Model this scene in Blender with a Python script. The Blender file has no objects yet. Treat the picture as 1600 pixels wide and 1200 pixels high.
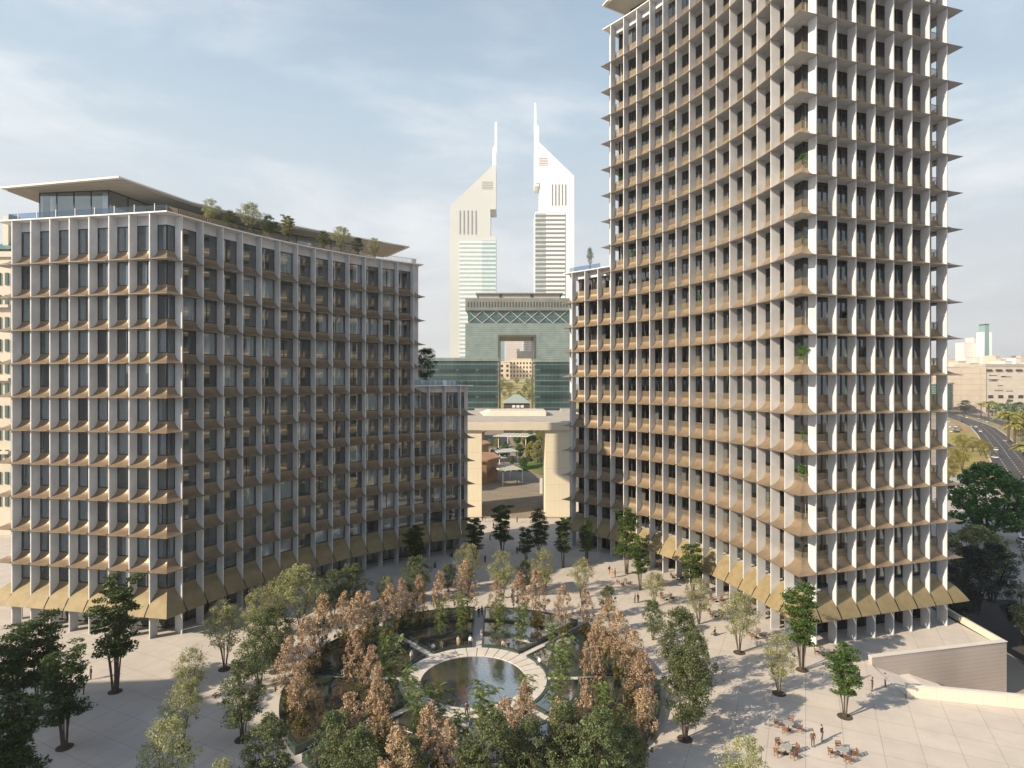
import bpy, math, random
from mathutils import Vector, Matrix
R = random.Random(7)
C = bpy.context.scene.collection
SC = bpy.context.scene
F, CX, HY, H = 950.0, 800.0, 595.0, 38.0
def gp(px, py, z=0.0):
    Y = F*(H-z)/(py-HY); return (px-CX)/F*Y, Y
def xat(px, Y): return (px-CX)/F*Y
def zat(py, Y): return H-(py-HY)/F*Y
def proj(x, y, z): return CX+F*x/y, HY+F*(H-z)/y
# ------------------------------------------------------------------ materials
def mat(name, col, rough=.7, metal=0., noise=0., scale=1., col2=None, bump=0., spec=None, island=0., objrand=0.):
    m = bpy.data.materials.new(name); m.use_nodes = True; nt = m.node_tree; b = nt.nodes['Principled BSDF']
    b.inputs['Roughness'].default_value = rough; b.inputs['Metallic'].default_value = metal
    if spec is not None: b.inputs['Specular IOR Level'].default_value = spec
    N = nt.nodes.new; L = nt.links.new
    c1 = (*col, 1); out = None
    if noise or col2:
        tc = N('ShaderNodeTexCoord'); n = N('ShaderNodeTexNoise'); n.inputs['Scale'].default_value = scale; n.inputs['Detail'].default_value = 5
        L(tc.outputs['Object'], n.inputs['Vector'])
        mx = N('ShaderNodeMix'); mx.data_type = 'RGBA'
        mx.inputs['A'].default_value = c1
        c2 = col2 or tuple(max(0, c*(1-noise)) for c in col)
        mx.inputs['B'].default_value = (*c2, 1)
        r = N('ShaderNodeMapRange'); r.inputs['From Min'].default_value = .35; r.inputs['From Max'].default_value = .65
        L(n.outputs['Fac'], r.inputs['Value']); L(r.outputs['Result'], mx.inputs['Factor']); out = mx.outputs['Result']
        if bump:
            bp = N('ShaderNodeBump'); bp.inputs['Strength'].default_value = bump; bp.inputs['Distance'].default_value = .05
            L(n.outputs['Fac'], bp.inputs['Height']); L(bp.outputs['Normal'], b.inputs['Normal'])
    if island or objrand:
        hs = N('ShaderNodeHueSaturation')
        if out: L(out, hs.inputs['Color'])
        else: hs.inputs['Color'].default_value = c1
        src = None
        if island:
            gm = N('ShaderNodeNewGeometry'); mr = N('ShaderNodeMapRange')
            mr.inputs['To Min'].default_value = 1-island; mr.inputs['To Max'].default_value = 1+island
            L(gm.outputs['Random Per Island'], mr.inputs['Value']); src = mr.outputs['Result']
        if objrand:
            oi = N('ShaderNodeObjectInfo'); mr = N('ShaderNodeMapRange')
            mr.inputs['To Min'].default_value = 1-objrand; mr.inputs['To Max'].default_value = 1+objrand
            L(oi.outputs['Random'], mr.inputs['Value'])
            mr2 = N('ShaderNodeMapRange'); mr2.inputs['To Min'].default_value = .5-objrand*.08; mr2.inputs['To Max'].default_value = .5+objrand*.08
            L(oi.outputs['Random'], mr2.inputs['Value']); L(mr2.outputs['Result'], hs.inputs['Hue'])
            if src:
                mm = N('ShaderNodeMath'); mm.operation = 'MULTIPLY'; L(src, mm.inputs[0]); L(mr.outputs['Result'], mm.inputs[1]); src = mm.outputs[0]
            else: src = mr.outputs['Result']
        L(src, hs.inputs['Value']); out = hs.outputs['Color']
    if out: L(out, b.inputs['Base Color'])
    else: b.inputs['Base Color'].default_value = c1
    return m
def leafmat(name, col, col2, tr=.35):
    m = mat(name, col, .55, 0, .1, .5, col2, island=.5, objrand=.1)
    nt = m.node_tree; b = nt.nodes['Principled BSDF']; o = nt.nodes['Material Output']
    t = nt.nodes.new('ShaderNodeBsdfTranslucent'); mx = nt.nodes.new('ShaderNodeMixShader'); mx.inputs['Fac'].default_value = tr
    src = b.inputs['Base Color'].links[0].from_socket; nt.links.new(src, t.inputs['Color'])
    nt.links.new(b.outputs[0], mx.inputs[1]); nt.links.new(t.outputs[0], mx.inputs[2]); nt.links.new(mx.outputs[0], o.inputs['Surface'])
    return m
def glassmat(name, tint, refl=1.0, rough=.02, base=.08):
    m = bpy.data.materials.new(name); m.use_nodes = True; nt = m.node_tree; nt.nodes.clear(); N = nt.nodes.new; L = nt.links.new
    o = N('ShaderNodeOutputMaterial'); t = N('ShaderNodeBsdfTransparent'); t.inputs['Color'].default_value = (*tint, 1)
    g = N('ShaderNodeBsdfGlossy'); g.inputs['Roughness'].default_value = rough; g.inputs['Color'].default_value = (refl*.82, refl*.93, refl, 1)
    fr = N('ShaderNodeFresnel'); fr.inputs['IOR'].default_value = 1.6
    ad = N('ShaderNodeMath'); ad.operation = 'ADD'; ad.inputs[1].default_value = base; ad.use_clamp = True
    mx = N('ShaderNodeMixShader'); L(fr.outputs[0], ad.inputs[0]); L(ad.outputs[0], mx.inputs['Fac']); L(t.outputs[0], mx.inputs[1]); L(g.outputs[0], mx.inputs[2]); L(mx.outputs[0], o.inputs['Surface'])
    return m
def bandmat(name, c1, c2, period, frac, axis='Z', rough=.5, vert=None, c3=None, metal=0., noise=.0):
    """horizontal bands of glass and cladding, optional vertical joints"""
    m = bpy.data.materials.new(name); m.use_nodes = True; nt = m.node_tree; b = nt.nodes['Principled BSDF']; N = nt.nodes.new; L = nt.links.new
    b.inputs['Roughness'].default_value = rough; b.inputs['Metallic'].default_value = metal
    tc = N('ShaderNodeTexCoord'); sp = N('ShaderNodeSeparateXYZ'); L(tc.outputs['Object'], sp.inputs[0])
    def band(ax, per, fr):
        a = N('ShaderNodeMath'); a.operation = 'DIVIDE'; a.inputs[1].default_value = per; L(sp.outputs[ax], a.inputs[0])
        f = N('ShaderNodeMath'); f.operation = 'FRACT'; L(a.outputs[0], f.inputs[0])
        c = N('ShaderNodeMath'); c.operation = 'LESS_THAN'; c.inputs[1].default_value = fr; L(f.outputs[0], c.inputs[0]); return c.outputs[0]
    mx = N('ShaderNodeMix'); mx.data_type = 'RGBA'; mx.inputs['A'].default_value = (*c1, 1); mx.inputs['B'].default_value = (*c2, 1)
    L(band(axis, period, frac), mx.inputs['Factor']); out = mx.outputs['Result']
    if vert:
        m2 = N('ShaderNodeMix'); m2.data_type = 'RGBA'; L(out, m2.inputs['A']); m2.inputs['B'].default_value = (*(c3 or c2), 1)
        L(band('X', vert[0], vert[1]), m2.inputs['Factor']); out = m2.outputs['Result']
    if noise:
        n = N('ShaderNodeTexNoise'); n.inputs['Scale'].default_value = .15; n.inputs['Detail'].default_value = 6; L(tc.outputs['Object'], n.inputs['Vector'])
        hs = N('ShaderNodeHueSaturation'); mr = N('ShaderNodeMapRange'); mr.inputs['To Min'].default_value = 1-noise; mr.inputs['To Max'].default_value = 1+noise
        L(n.outputs['Fac'], mr.inputs['Value']); L(mr.outputs['Result'], hs.inputs['Value']); L(out, hs.inputs['Color']); out = hs.outputs['Color']
    L(out, b.inputs['Base Color']); return m
def pavemat(name, c1, c2, cj, sx=3.6, sy=1.8, rot=0., joint=.012, rough=.75, off_=.5):
    m = bpy.data.materials.new(name); m.use_nodes = True; nt = m.node_tree; b = nt.nodes['Principled BSDF']; N = nt.nodes.new; L = nt.links.new
    b.inputs['Roughness'].default_value = rough
    tc = N('ShaderNodeTexCoord'); mp = N('ShaderNodeMapping'); mp.inputs['Rotation'].default_value[2] = rot; L(tc.outputs['Object'], mp.inputs['Vector'])
    br = N('ShaderNodeTexBrick'); br.inputs['Scale'].default_value = 1; br.offset = off_; br.inputs['Brick Width'].default_value = sx; br.inputs['Row Height'].default_value = sy
    br.inputs['Mortar Size'].default_value = joint; br.inputs['Color1'].default_value = (*c1, 1); br.inputs['Color2'].default_value = (*c2, 1); br.inputs['Mortar'].default_value = (*cj, 1)
    L(mp.outputs[0], br.inputs['Vector'])
    n = N('ShaderNodeTexNoise'); n.inputs['Scale'].default_value = .25; n.inputs['Detail'].default_value = 8; n.inputs['Roughness'].default_value = .65; L(mp.outputs[0], n.inputs['Vector'])
    mr = N('ShaderNodeMapRange'); mr.inputs['To Min'].default_value = .72; mr.inputs['To Max'].default_value = 1.2; L(n.outputs['Fac'], mr.inputs['Value'])
    hs = N('ShaderNodeHueSaturation'); L(br.outputs['Color'], hs.inputs['Color']); L(mr.outputs['Result'], hs.inputs['Value']); L(hs.outputs['Color'], b.inputs['Base Color'])
    return m
M = dict(
 fin=mat('fin_stone', (.57,.59,.62), .6, 0, .2, .35),
 white=mat('white_metal', (.72,.71,.69), .45, 0, .05, .5),
 soffit=mat('soffit', (.38,.40,.42), .7, 0, .08, .4),
 gold=mat('champagne_metal', (.285,.215,.14), .45, .4, .22, .8),
 canopy=mat('canopy_metal', (.25,.2,.105), .7, .1, .2, .8),
 goldr=mat('champagne_rail', (.22,.18,.12), .5, .4),
 frame=mat('dark_frame', (.05,.04,.035), .5, .3),
 glass=glassmat('clear_glass', (.78,.88,.95), 1.05, .015, .13),
 glassd=glassmat('dark_glass', (.42,.44,.43), 1, .015, .07),
 slab=mat('slab_white', (.46,.47,.48), .8),
 core=mat('core_wall', (.42,.35,.29), .8, 0, .25, .3),
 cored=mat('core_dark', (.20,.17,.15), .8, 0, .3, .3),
 curtain=mat('curtain_cloth', (.66,.61,.57), .9, 0, .1, 2.),
 roof=mat('roof_cladding', (.34,.31,.26), .5, .2, .12, .3),
 rooftop=mat('roof_edge', (.60,.57,.51), .5),
 bark=mat('bark', (.10,.075,.055), .9, 0, .4, 4),
 soil=mat('soil', (.07,.055,.04), .95, 0, .3, 3),
 leafM=leafmat('leaf_dark_maple', (.075,.125,.03), (.045,.08,.02), .38),
 leafMl=leafmat('leaf_green_maple', (.085,.15,.03), (.06,.11,.022), .35),
 leafO=leafmat('leaf_olive', (.40,.40,.21), (.26,.29,.13), .42),
 leafG=leafmat('leaf_mid', (.17,.205,.09), (.10,.135,.055), .42),
 leafR=leafmat('leaf_copper', (.50,.375,.25), (.36,.255,.16), .35),
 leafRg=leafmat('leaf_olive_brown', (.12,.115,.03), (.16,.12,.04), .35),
 leafF=leafmat('leaf_feather', (.21,.27,.09), (.14,.20,.065), .42),
 leafY=leafmat('leaf_yellow', (.40,.35,.07), (.28,.28,.06), .45),
 leafT=leafmat('leaf_deep', (.11,.25,.04), (.06,.15,.028), .35),
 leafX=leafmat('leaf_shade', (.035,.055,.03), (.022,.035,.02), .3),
 pool=None, ring=mat('ring_stone', (.60,.57,.53), .6, 0, .1, .6),
 joint=mat('dark_joint', (.10,.09,.085), .8),
 kerb=mat('glazed_green_stone', (.035,.06,.05), .3, 0, .35, .8),
 bed=mat('wet_planting', (.022,.03,.026), .05, 0, 0, .5, (.075,.065,.05), bump=.06, spec=1.),
 steel=mat('steel', (.35,.34,.33), .4, .7),
 asphalt=mat('asphalt', (.060,.056,.055), .85, 0, .25, .2),
 sand=mat('city_ground', (.34,.29,.23), .95, 0, .3, .02),
 concrete=mat('concrete', (.42,.39,.35), .85, 0, .18, .5),
 cream=mat('cream_stone', (.60,.545,.45), .7, 0, .1, .3),
 wood=mat('orange_wood', (.19,.09,.045), .5, 0, .2, 5),
 tabletop=mat('grey_tabletop', (.32,.33,.32), .35),
 grass=mat('grass', (.10,.12,.03), .9, 0, .3, .1, (.20,.17,.05)),
)
def water_mat():
    m = mat('water', (.03,.04,.038), .06, 0, 0, .25, (.06,.062,.052)); nt = m.node_tree; b = nt.nodes['Principled BSDF']
    b.inputs['Specular IOR Level'].default_value = .9
    tc = nt.nodes.new('ShaderNodeTexCoord'); n = nt.nodes.new('ShaderNodeTexNoise'); n.inputs['Scale'].default_value = 3.0; n.inputs['Detail'].default_value = 3
    bp = nt.nodes.new('ShaderNodeBump'); bp.inputs['Strength'].default_value = .12; bp.inputs['Distance'].default_value = .1
    nt.links.new(tc.outputs['Object'], n.inputs['Vector']); nt.links.new(n.outputs['Fac'], bp.inputs['Height']); nt.links.new(bp.outputs['Normal'], b.inputs['Normal']); return m
M['pool'] = water_mat()
for k_, i_ in (('pool',3.2),('bed',2.2)): M[k_].node_tree.nodes['Principled BSDF'].inputs['IOR'].default_value = i_
# ------------------------------------------------------------------ mesh builder
class MB:
    def __init__(s): s.v, s.f, s.m = [], [], []
    def add(s, vs, fs, mi=0):
        o = len(s.v); s.v += [tuple(v) for v in vs]; s.f += [tuple(i+o for i in f) for f in fs]; s.m += [mi]*len(fs)
    def box(s, x0, x1, y0, y1, z0, z1, mi=0):
        s.add([(x0,y0,z0),(x1,y0,z0),(x1,y1,z0),(x0,y1,z0),(x0,y0,z1),(x1,y0,z1),(x1,y1,z1),(x0,y1,z1)],
              [(0,3,2,1),(4,5,6,7),(0,1,5,4),(1,2,6,5),(2,3,7,6),(3,0,4,7)], mi)
    def prism(s, poly, z0, z1, mi=0, mi_top=None, mi_bot=None):
        n = len(poly); ar = sum(poly[i][0]*poly[(i+1)%n][1]-poly[(i+1)%n][0]*poly[i][1] for i in range(n))
        if ar < 0: poly = poly[::-1]
        vs = [(x,y,z0) for x,y in poly]+[(x,y,z1) for x,y in poly]
        s.add(vs, [(i,(i+1)%n,(i+1)%n+n,i+n) for i in range(n)], mi)
        s.add(vs, [tuple(range(n,2*n))], mi if mi_top is None else mi_top); s.add(vs, [tuple(range(n-1,-1,-1))], mi if mi_bot is None else mi_bot)
    def bar(s, a, b, w, h=None, mi=0):
        """box beam between two 3-D points"""
        h = h or w; a, b = Vector(a), Vector(b); d = (b-a).normalized(); u = d.cross(Vector((0,0,1)))
        if u.length < 1e-3: u = Vector((1,0,0))
        u.normalize(); v = u.cross(d); u *= w/2; v *= h/2
        s.add([a-u-v,a+u-v,a+u+v,a-u+v,b-u-v,b+u-v,b+u+v,b-u+v],[(0,1,2,3),(7,6,5,4),(0,4,5,1),(1,5,6,2),(2,6,7,3),(3,7,4,0)], mi)
    def tube(s, pts, rs, n=6, mi=0):
        pts = [Vector(p) for p in pts]; rings = []
        for i, p in enumerate(pts):
            d = (pts[min(i+1,len(pts)-1)]-pts[max(i-1,0)]).normalized()
            u = d.cross(Vector((0,1,.01))); u = u.normalized() if u.length > 1e-4 else Vector((1,0,0)); w = d.cross(u)
            rings.append([p+(u*math.cos(2*math.pi*k/n)+w*math.sin(2*math.pi*k/n))*rs[i] for k in range(n)])
        vs = [v for r in rings for v in r]; fs = []
        for i in range(len(pts)-1):
            for k in range(n): fs.append((i*n+k, i*n+(k+1)%n, (i+1)*n+(k+1)%n, (i+1)*n+k))
        fs += [tuple(range(n-1,-1,-1)), tuple((len(pts)-1)*n+k for k in range(n))]
        s.add(vs, fs, mi)
    def cyl(s, x, y, z0, z1, r0, r1=None, n=16, mi=0): s.tube([(x,y,z0),(x,y,z1)], [r0, r0 if r1 is None else r1], n, mi)
    def quad(s, a, b, c, d, mi=0): s.add([a,b,c,d], [(0,1,2,3)], mi)
    def mesh(s, name, mats):
        me = bpy.data.meshes.new(name); me.from_pydata(s.v, [], s.f)
        for m in mats: me.materials.append(m)
        me.polygons.foreach_set('material_index', s.m); me.update(); return me
    def obj(s, name, mats, parent=None, smooth=False, loc=None, **kw):
        if not isinstance(mats, (list, tuple)): mats = [mats]
        me = s.mesh(name, mats)
        if smooth: me.polygons.foreach_set('use_smooth', [True]*len(me.polygons))
        return link(name, me, parent, loc, **kw)
def link(name, me, parent=None, loc=None, rz=0, label=None, cat=None, group=None, kind=None):
    o = bpy.data.objects.new(name, me); C.objects.link(o)
    if parent: o.parent = parent
    if loc: o.location = loc
    if rz: o.rotation_euler[2] = rz
    tag(o, label, cat, group, kind); return o
def tag(o, label=None, cat=None, group=None, kind=None):
    if label: o['label'] = label
    if cat: o['category'] = cat
    if group: o['group'] = group
    if kind: o['kind'] = kind
    return o
def thing(name, loc=(0,0,0), label=None, cat=None, group=None, rz=0):
    return link(name, None, None, loc, rz, label, cat, group)
def kids(o, P={}):
    return [c for c in C.objects if c.parent == o]
def copy_tree(root, children=None):
    r = root.copy(); C.objects.link(r)
    for ch, gs in children:
        c = ch.copy(); C.objects.link(c); c.parent = r
        for g in gs:
            d = g.copy(); C.objects.link(d); d.parent = c
    return r
ORD = ['first','second','third','fourth','fifth','sixth','seventh','eighth','ninth','tenth','eleventh','twelfth','thirteenth','fourteenth','fifteenth','sixteenth','seventeenth','eighteenth','nineteenth','twentieth']
def ordinal(i, n):
    if n == 1: return 'the only one'
    if i == 0: return 'leftmost'
    if i == n-1: return 'rightmost'
    return (ORD[i] if i < 20 else 'number %d' % (i+1))+' from the left'
def off2(P, Q, d): return (P[0]+Q[0]*d, P[1]+Q[1]*d)
# ------------------------------------------------------------------ facade paths
D = 1.5
def rot90(t): return (-t[1], t[0])
def unit(a, b):
    x, y = b[0]-a[0], b[1]-a[1]; l = math.hypot(x, y); return (x/l, y/l)
def isect(p, t, q, u):
    den = t[0]*u[1]-t[1]*u[0]; w = (q[0]-p[0], q[1]-p[1]); a = (w[0]*u[1]-w[1]*u[0])/den
    return (p[0]+t[0]*a, p[1]+t[1]*a)
def build_path(faces):
    """faces: lists of fin outer-edge points; returns stations (P, m, is_fin, face): offset d inward = P + m*d"""
    st = []
    for fi, pts in enumerate(faces):
        n = len(pts); seg = [unit(pts[i], pts[i+1]) for i in range(n-1)]
        if fi > 0:
            pv = faces[fi-1]; t1 = unit(pv[-2], pv[-1]); n1 = rot90(t1); n2 = rot90(seg[0])
            Pc = isect(pv[-1], t1, pts[0], seg[0])
            Qc = isect((pv[-1][0]+n1[0]*D, pv[-1][1]+n1[1]*D), t1, (pts[0][0]+n2[0]*D, pts[0][1]+n2[1]*D), seg[0])
            st.append((Pc, ((Qc[0]-Pc[0])/D, (Qc[1]-Pc[1])/D), False, fi))
        for i, p in enumerate(pts):
            a = seg[max(i-1,0)]; b = seg[min(i,n-2)]; t = (a[0]+b[0], a[1]+b[1]); l = math.hypot(*t); m = rot90((t[0]/l, t[1]/l))
            st.append((p, m, True, fi))
    return st
def end_face(pt, prev, g, n, b=3.62, back=True, sgn=1):
    """fins on the face that runs back from a corner g beyond fin pt (prev->pt points at the corner)"""
    t = unit(prev, pt); nrm = rot90(t) if sgn > 0 else (t[1], -t[0])
    Qc = (pt[0]+nrm[0]*D+t[0]*g, pt[1]+nrm[1]*D+t[1]*g)
    o = (Qc[0]+t[0]*D, Qc[1]+t[1]*D)
    return [(o[0]+nrm[0]*(g+i*b), o[1]+nrm[1]*(g+i*b)) for i in range(n)]
Lfront = [(-77.29+ (i/7)*(23.96), 93.95-(i/7)*4.52) for i in range(8)]
Larc = [[-49.49, 91.29], [-48.08, 94.68], [-46.53, 98.01], [-44.84, 101.26], [-43.01, 104.45], [-41.04, 107.54], [-38.93, 110.55], [-36.7, 113.46], [-34.33, 116.27], [-31.84, 118.97], [-29.23, 121.55], [-26.51, 124.01], [-23.67, 126.34], [-20.73, 128.53], [-17.69, 130.59], [-14.55, 132.49], [-11.32, 134.25]]
Rarc = [[40.13, 89.48], [39.61, 93.07], [38.94, 96.62], [38.1, 100.14], [37.1, 103.63], [35.95, 107.06], [34.64, 110.43], [33.17, 113.74], [31.56, 116.98], [29.8, 120.15], [27.9, 123.23], [25.86, 126.22], [23.69, 129.12], [21.39, 131.91], [18.96, 134.6], [16.41, 137.17], [13.75, 139.63]][::-1]
Larc = [tuple(p) for p in Larc]; Rarc = [tuple(p) for p in Rarc]
Rfront = [(43.42+(i/7)*24.04, 86.70+(i/7)*7.55) for i in range(8)]
Lend0 = end_face(Lfront[0], Lfront[1], 1.3, 6, sgn=-1)[::-1]
def LE(n, arc, k=6): return end_face(arc[-1], arc[-2], 1.0, k)
pL_low = build_path([Lend0, Lfront, Larc, end_face(Larc[-1], Larc[-2], 1.5, 3)])
pL_top = build_path([Lend0, Lfront, Larc[:14], end_face(Larc[13], Larc[12], .6, 3)])
pR_low = build_path([end_face(Rarc[0], Rarc[1], .8, 5, sgn=-1)[::-1], Rarc, Rfront, end_face(Rfront[-1], Rfront[-2], .9, 8)])
pR_top = build_path([end_face(Rarc[3], Rarc[4], .6, 5, sgn=-1)[::-1], Rarc[3:], Rfront, end_face(Rfront[-1], Rfront[-2], .9, 8)])
PROF = [(-.44,-.10),(0,.05),(.35,.19),(.65,.34),(.92,.53),(1.16,.77),(1.34,1.02),(1.44,1.24),(1.48,1.45)]
CAN = [(-1.0,-.0),(-.75,.45),(-.35,1.1),(.1,1.75),(.5,2.2),(.9,2.55),(1.2,2.8),(1.42,3.1),(1.48,3.4)]
UP = Vector((0,0,1))
def bldg(root, low, top, rows, klow, F0, z_low, z_par_top, z_par_low, can_z, gd, glass, rail, seed):
    rr = random.Random(seed)
    zr = [z_low+F0*k for k in range(rows)]
    def path(k): return low if k <= klow else top
    # fins
    def fin_mesh(P, m, z0, z1, dd):
        mb = MB(); t = (-m[1], m[0]); l = math.hypot(*t); t = (t[0]/l*.085, t[1]/l*.085); Q = off2(P, m, dd)
        mb.prism([(P[0]-t[0],P[1]-t[1]),(Q[0]-t[0],Q[1]-t[1]),(Q[0]+t[0],Q[1]+t[1]),(P[0]+t[0],P[1]+t[1])], z0, z1); return mb
    seen = {}
    for st, zt in ((low, z_par_low), (top, z_par_top)):
        for P, m, isf, fi in st:
            if isf:
                k = (round(P[0],1), round(P[1],1)); seen[k] = (P, m, max(zt, seen.get(k, (0,0,0))[2]), st)
    lowset = {(round(s[0][0],1), round(s[0][1],1)) for s in low}
    for k, (P, m, zt, st) in seen.items():
        z0 = 0 if k in lowset else zr[klow]+1.6
        fin_mesh(P, m, z0, zt-.1, D-.03).obj('facade_fin', M['fin'], root)
    # flared sill bands
    def flare(st, z, prof, name):
        mb = MB()
        for a, b in zip(st[:-1], st[1:]):
            e0 = .03 if a[2] else 0; e1 = .03 if b[2] else 0
            for (d0, h0), (d1, h1) in zip(prof[:-1], prof[1:]):
                def pt(d, s, h):
                    p = off2(a[0], a[1], d); q = off2(b[0], b[1], d); return (p[0]+(q[0]-p[0])*s, p[1]+(q[1]-p[1])*s, z+h)
                mb.quad(pt(d0,e0,h0), pt(d0,1-e1,h0), pt(d1,1-e1,h1), pt(d1,e0,h1), 0)
            d0, h0 = prof[0]
            mb.quad(pt(d0,e0,h0-.05), pt(d0,1-e1,h0-.05), pt(d0,1-e1,h0), pt(d0,e0,h0), 0)
            if name == 'sill_band': mb.quad(pt(d0,e0,h0-.05), pt(1.48,e0,h0+.03), pt(1.48,1-e1,h0+.03), pt(d0,1-e1,h0-.05), 1)
            else:
                for (d0, h0), (d1, h1) in zip(prof[:-1], prof[1:]):
                    mb.quad(pt(d0,e0,h0-.05), pt(d1,e0,h1-.05), pt(d1,1-e1,h1-.05), pt(d0,1-e1,h0-.05), 0)
        o = mb.obj(name, [M['gold' if name == 'sill_band' else 'canopy'], M['soffit']], root); return o
    for k, z in enumerate(zr): flare(path(k), z, PROF, 'sill_band')
    flare(low, can_z, CAN, 'entrance_canopy')
    # slabs
    def pl(st, d): return [off2(s[0], s[1], d) for s in st]
    for k, z in enumerate(zr):
        mb = MB(); mb.prism(pl(path(k), 1.53), z+.06, z+1.38); mb.obj('floor_slab', [M['slab']], root)
    mb = MB(); mb.prism(pl(low, 1.53), can_z+2.4, can_z+3.3); mb.obj('floor_slab', M['slab'], root)
    # roofs (low wing roof and main roof) with edge lip and lintel
    keys = [(round(s[0][0],1), round(s[0][1],1)) for s in top]; lw = [i for i, s in enumerate(low) if (round(s[0][0],1), round(s[0][1],1)) not in keys]
    lw = [i for i in lw if (i > len(low)*.5) == (not rail)]
    sub = [low[i] for i in range(max(0, min(lw)-(0 if rail else 1)), min(len(low), max(lw)+(2 if rail else 1)))]
    for st, z, zl in ((sub, z_par_low, klow), (top, z_par_top, rows-1)):
        mb = MB(); mb.prism(pl(st, -.12), z-.1, z+.08); mb.prism(pl(st, 1.52), z-1.5, z-.1, 1)
        mb.obj('roof_deck', [M['white'], M['fin']], root)
    # core
    for st, z0, z1 in ((low, 0, z_par_low-.2), (top, z_par_low-.2, z_par_top-.2)):
        mb = MB(); q = pl(st, gd+(5.5 if rail else 4.))
        for a, b in zip(q[:-1], q[1:]):
            mb.quad((a[0],a[1],z0),(b[0],b[1],z0),(b[0],b[1],z1),(a[0],a[1],z1))
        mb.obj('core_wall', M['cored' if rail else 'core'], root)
        a, b = pl(st, 1.4)[0], pl(st, 1.4)[-1]
        mb = MB(); mb.quad((a[0],a[1],z0),(b[0],b[1],z0),(b[0],b[1],z1),(a[0],a[1],z1)); mb.obj('rear_wall', M['fin'], root)
    # windows
    cache = {}
    def wmesh(L, Hh, mull):
        k = (round(L,2), round(Hh,2), mull)
        if k not in cache:
            p = MB(); p.quad((.03,0,0),(L-.03,0,0),(L-.03,0,Hh),(.03,0,Hh))
            f = MB(); w = .13
            f.box(0,w,-.06,.06,0,Hh); f.box(L-w,L,-.06,.06,0,Hh); f.box(w,L-w,-.06,.06,0,w); f.box(w,L-w,-.06,.06,Hh-w,Hh)
            if mull: f.box(L*mull-.05,L*mull+.05,-.05,.05,w,Hh-w)
            cache[k] = (p, f, p.mesh('pane', [glass]), f.mesh('frame', [M['frame']]))
        return cache[k]
    cmesh = {}
    def curtain(L, Hh, a, b):
        k = (round(L,2), round(Hh,2), a, b)
        if k not in cmesh:
            mb = MB(); n = max(4, int((b-a)*L/.12)); vs = []
            for i in range(n+1):
                x = a*L+(b-a)*L*i/n; y = .22+.08*math.sin(i*1.9)
                vs += [(x,y,.05),(x,y,Hh-.1)]
            mb.add(vs, [(2*i,2*i+2,2*i+3,2*i+1) for i in range(n)])
            cmesh[k] = (mb, mb.mesh('curtain', [M['curtain']]))
        return cmesh[k]
    wins = []
    for k in range(-2, rows):
        st = path(k)
        if k == -2: z0, z1 = .12, can_z+2.4; dd = D+2.2
        elif k == -1: z0, z1 = can_z+3.42, zr[0]+.02; dd = gd
        else:
            z0 = zr[k]+1.42; z1 = zr[k+1]+.02 if k+1 < rows else z_par_top-1.5; dd = gd
            if k == klow: z1b = z_par_low-1.5
        for i, (a, b) in enumerate(zip(st[:-1], st[1:])):
            zz = z1
            if k == klow and low is not top:
                key = {(round(s[0][0],1), round(s[0][1],1)) for s in top}
                inn = all((round(s[0][0],1), round(s[0][1],1)) in key for s in (a, b))
                if not inn: zz = z_par_low-1.5
            p = off2(a[0], a[1], dd); q = off2(b[0], b[1], dd); L = math.hypot(q[0]-p[0], q[1]-p[1])
            if L < .3: continue
            x0, y0 = proj(p[0], p[1], z0); x1, y1 = proj(q[0], q[1], zz)
            nx, ny = -(q[1]-p[1]), q[0]-p[0]     # inward
            facing = nx*p[0]+ny*p[1] > 0
            area = abs(x1-x0)*abs(y1-y0) if facing else 0
            if not (-20 < x0 < 1620 and y1 < 1220 and y0 > -20): area = 0
            wins.append((area, p, q, z0, zz, L, k, i))
    wins.sort(key=lambda w: -w[0]); rest = MB(); restc = MB()
    for j, (area, p, q, z0, z1, L, k, i) in enumerate(wins):
        mull = .5 if rail else (.5 if (i*7+k) % 9 == 0 else 0)
        pm, fm, pme, fme = wmesh(L, z1-z0, mull)
        ang = math.atan2(q[1]-p[1], q[0]-p[0]); mtx = Matrix.Translation((p[0],p[1],z0)) @ Matrix.Rotation(ang, 4, 'Z')
        cur = None
        if rr.random() < (.45 if rail else (.85 if path(k)[i][3] == 1 else .38)) and k >= -1:
            cur = rr.choice([(0.05,.95),(0.05,.45),(.05,.95),(.5,.95),(.05,.3),(.2,.95)])
        if j < 100:
            w = link('window', pme, root); w.matrix_basis = mtx
            link('frame', fme, w)
            if cur: link('curtain', curtain(L, z1-z0, *cur)[1], w)
        else:
            rest.add([mtx @ Vector(v) for v in pm.v], pm.f, 0); rest.add([mtx @ Vector(v) for v in fm.v], fm.f, 1)
            if cur:
                c = curtain(L, z1-z0, *cur)[0]; rest.add([mtx @ Vector(v) for v in c.v], c.f, 2)
    rest.obj('window', [glass, M['frame'], M['curtain']], root, kind='stuff')
    # balustrades
    if rail:
        for k in range(rows):
            st = path(k); mb = MB(); z = zr[k]+1.45
            for a, b in zip(st[:-1], st[1:]):
                p = off2(a[0], a[1], 1.49); q = off2(b[0], b[1], 1.49); L = math.hypot(q[0]-p[0], q[1]-p[1])
                mb.bar((p[0],p[1],z+1.08),(q[0],q[1],z+1.08), .07, .06)
                n = max(2, int(L/.16)); tx, ty = (q[0]-p[0])/L*.05, (q[1]-p[1])/L*.05
                for i in range(1, n):
                    x = p[0]+(q[0]-p[0])*i/n; y = p[1]+(q[1]-p[1])*i/n
                    mb.quad((x-tx,y-ty,z-.05),(x+tx,y+ty,z-.05),(x+tx,y+ty,z+1.05),(x-tx,y-ty,z+1.05))
            mb.obj('balustrade', M['goldr'], root)
    return zr
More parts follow.
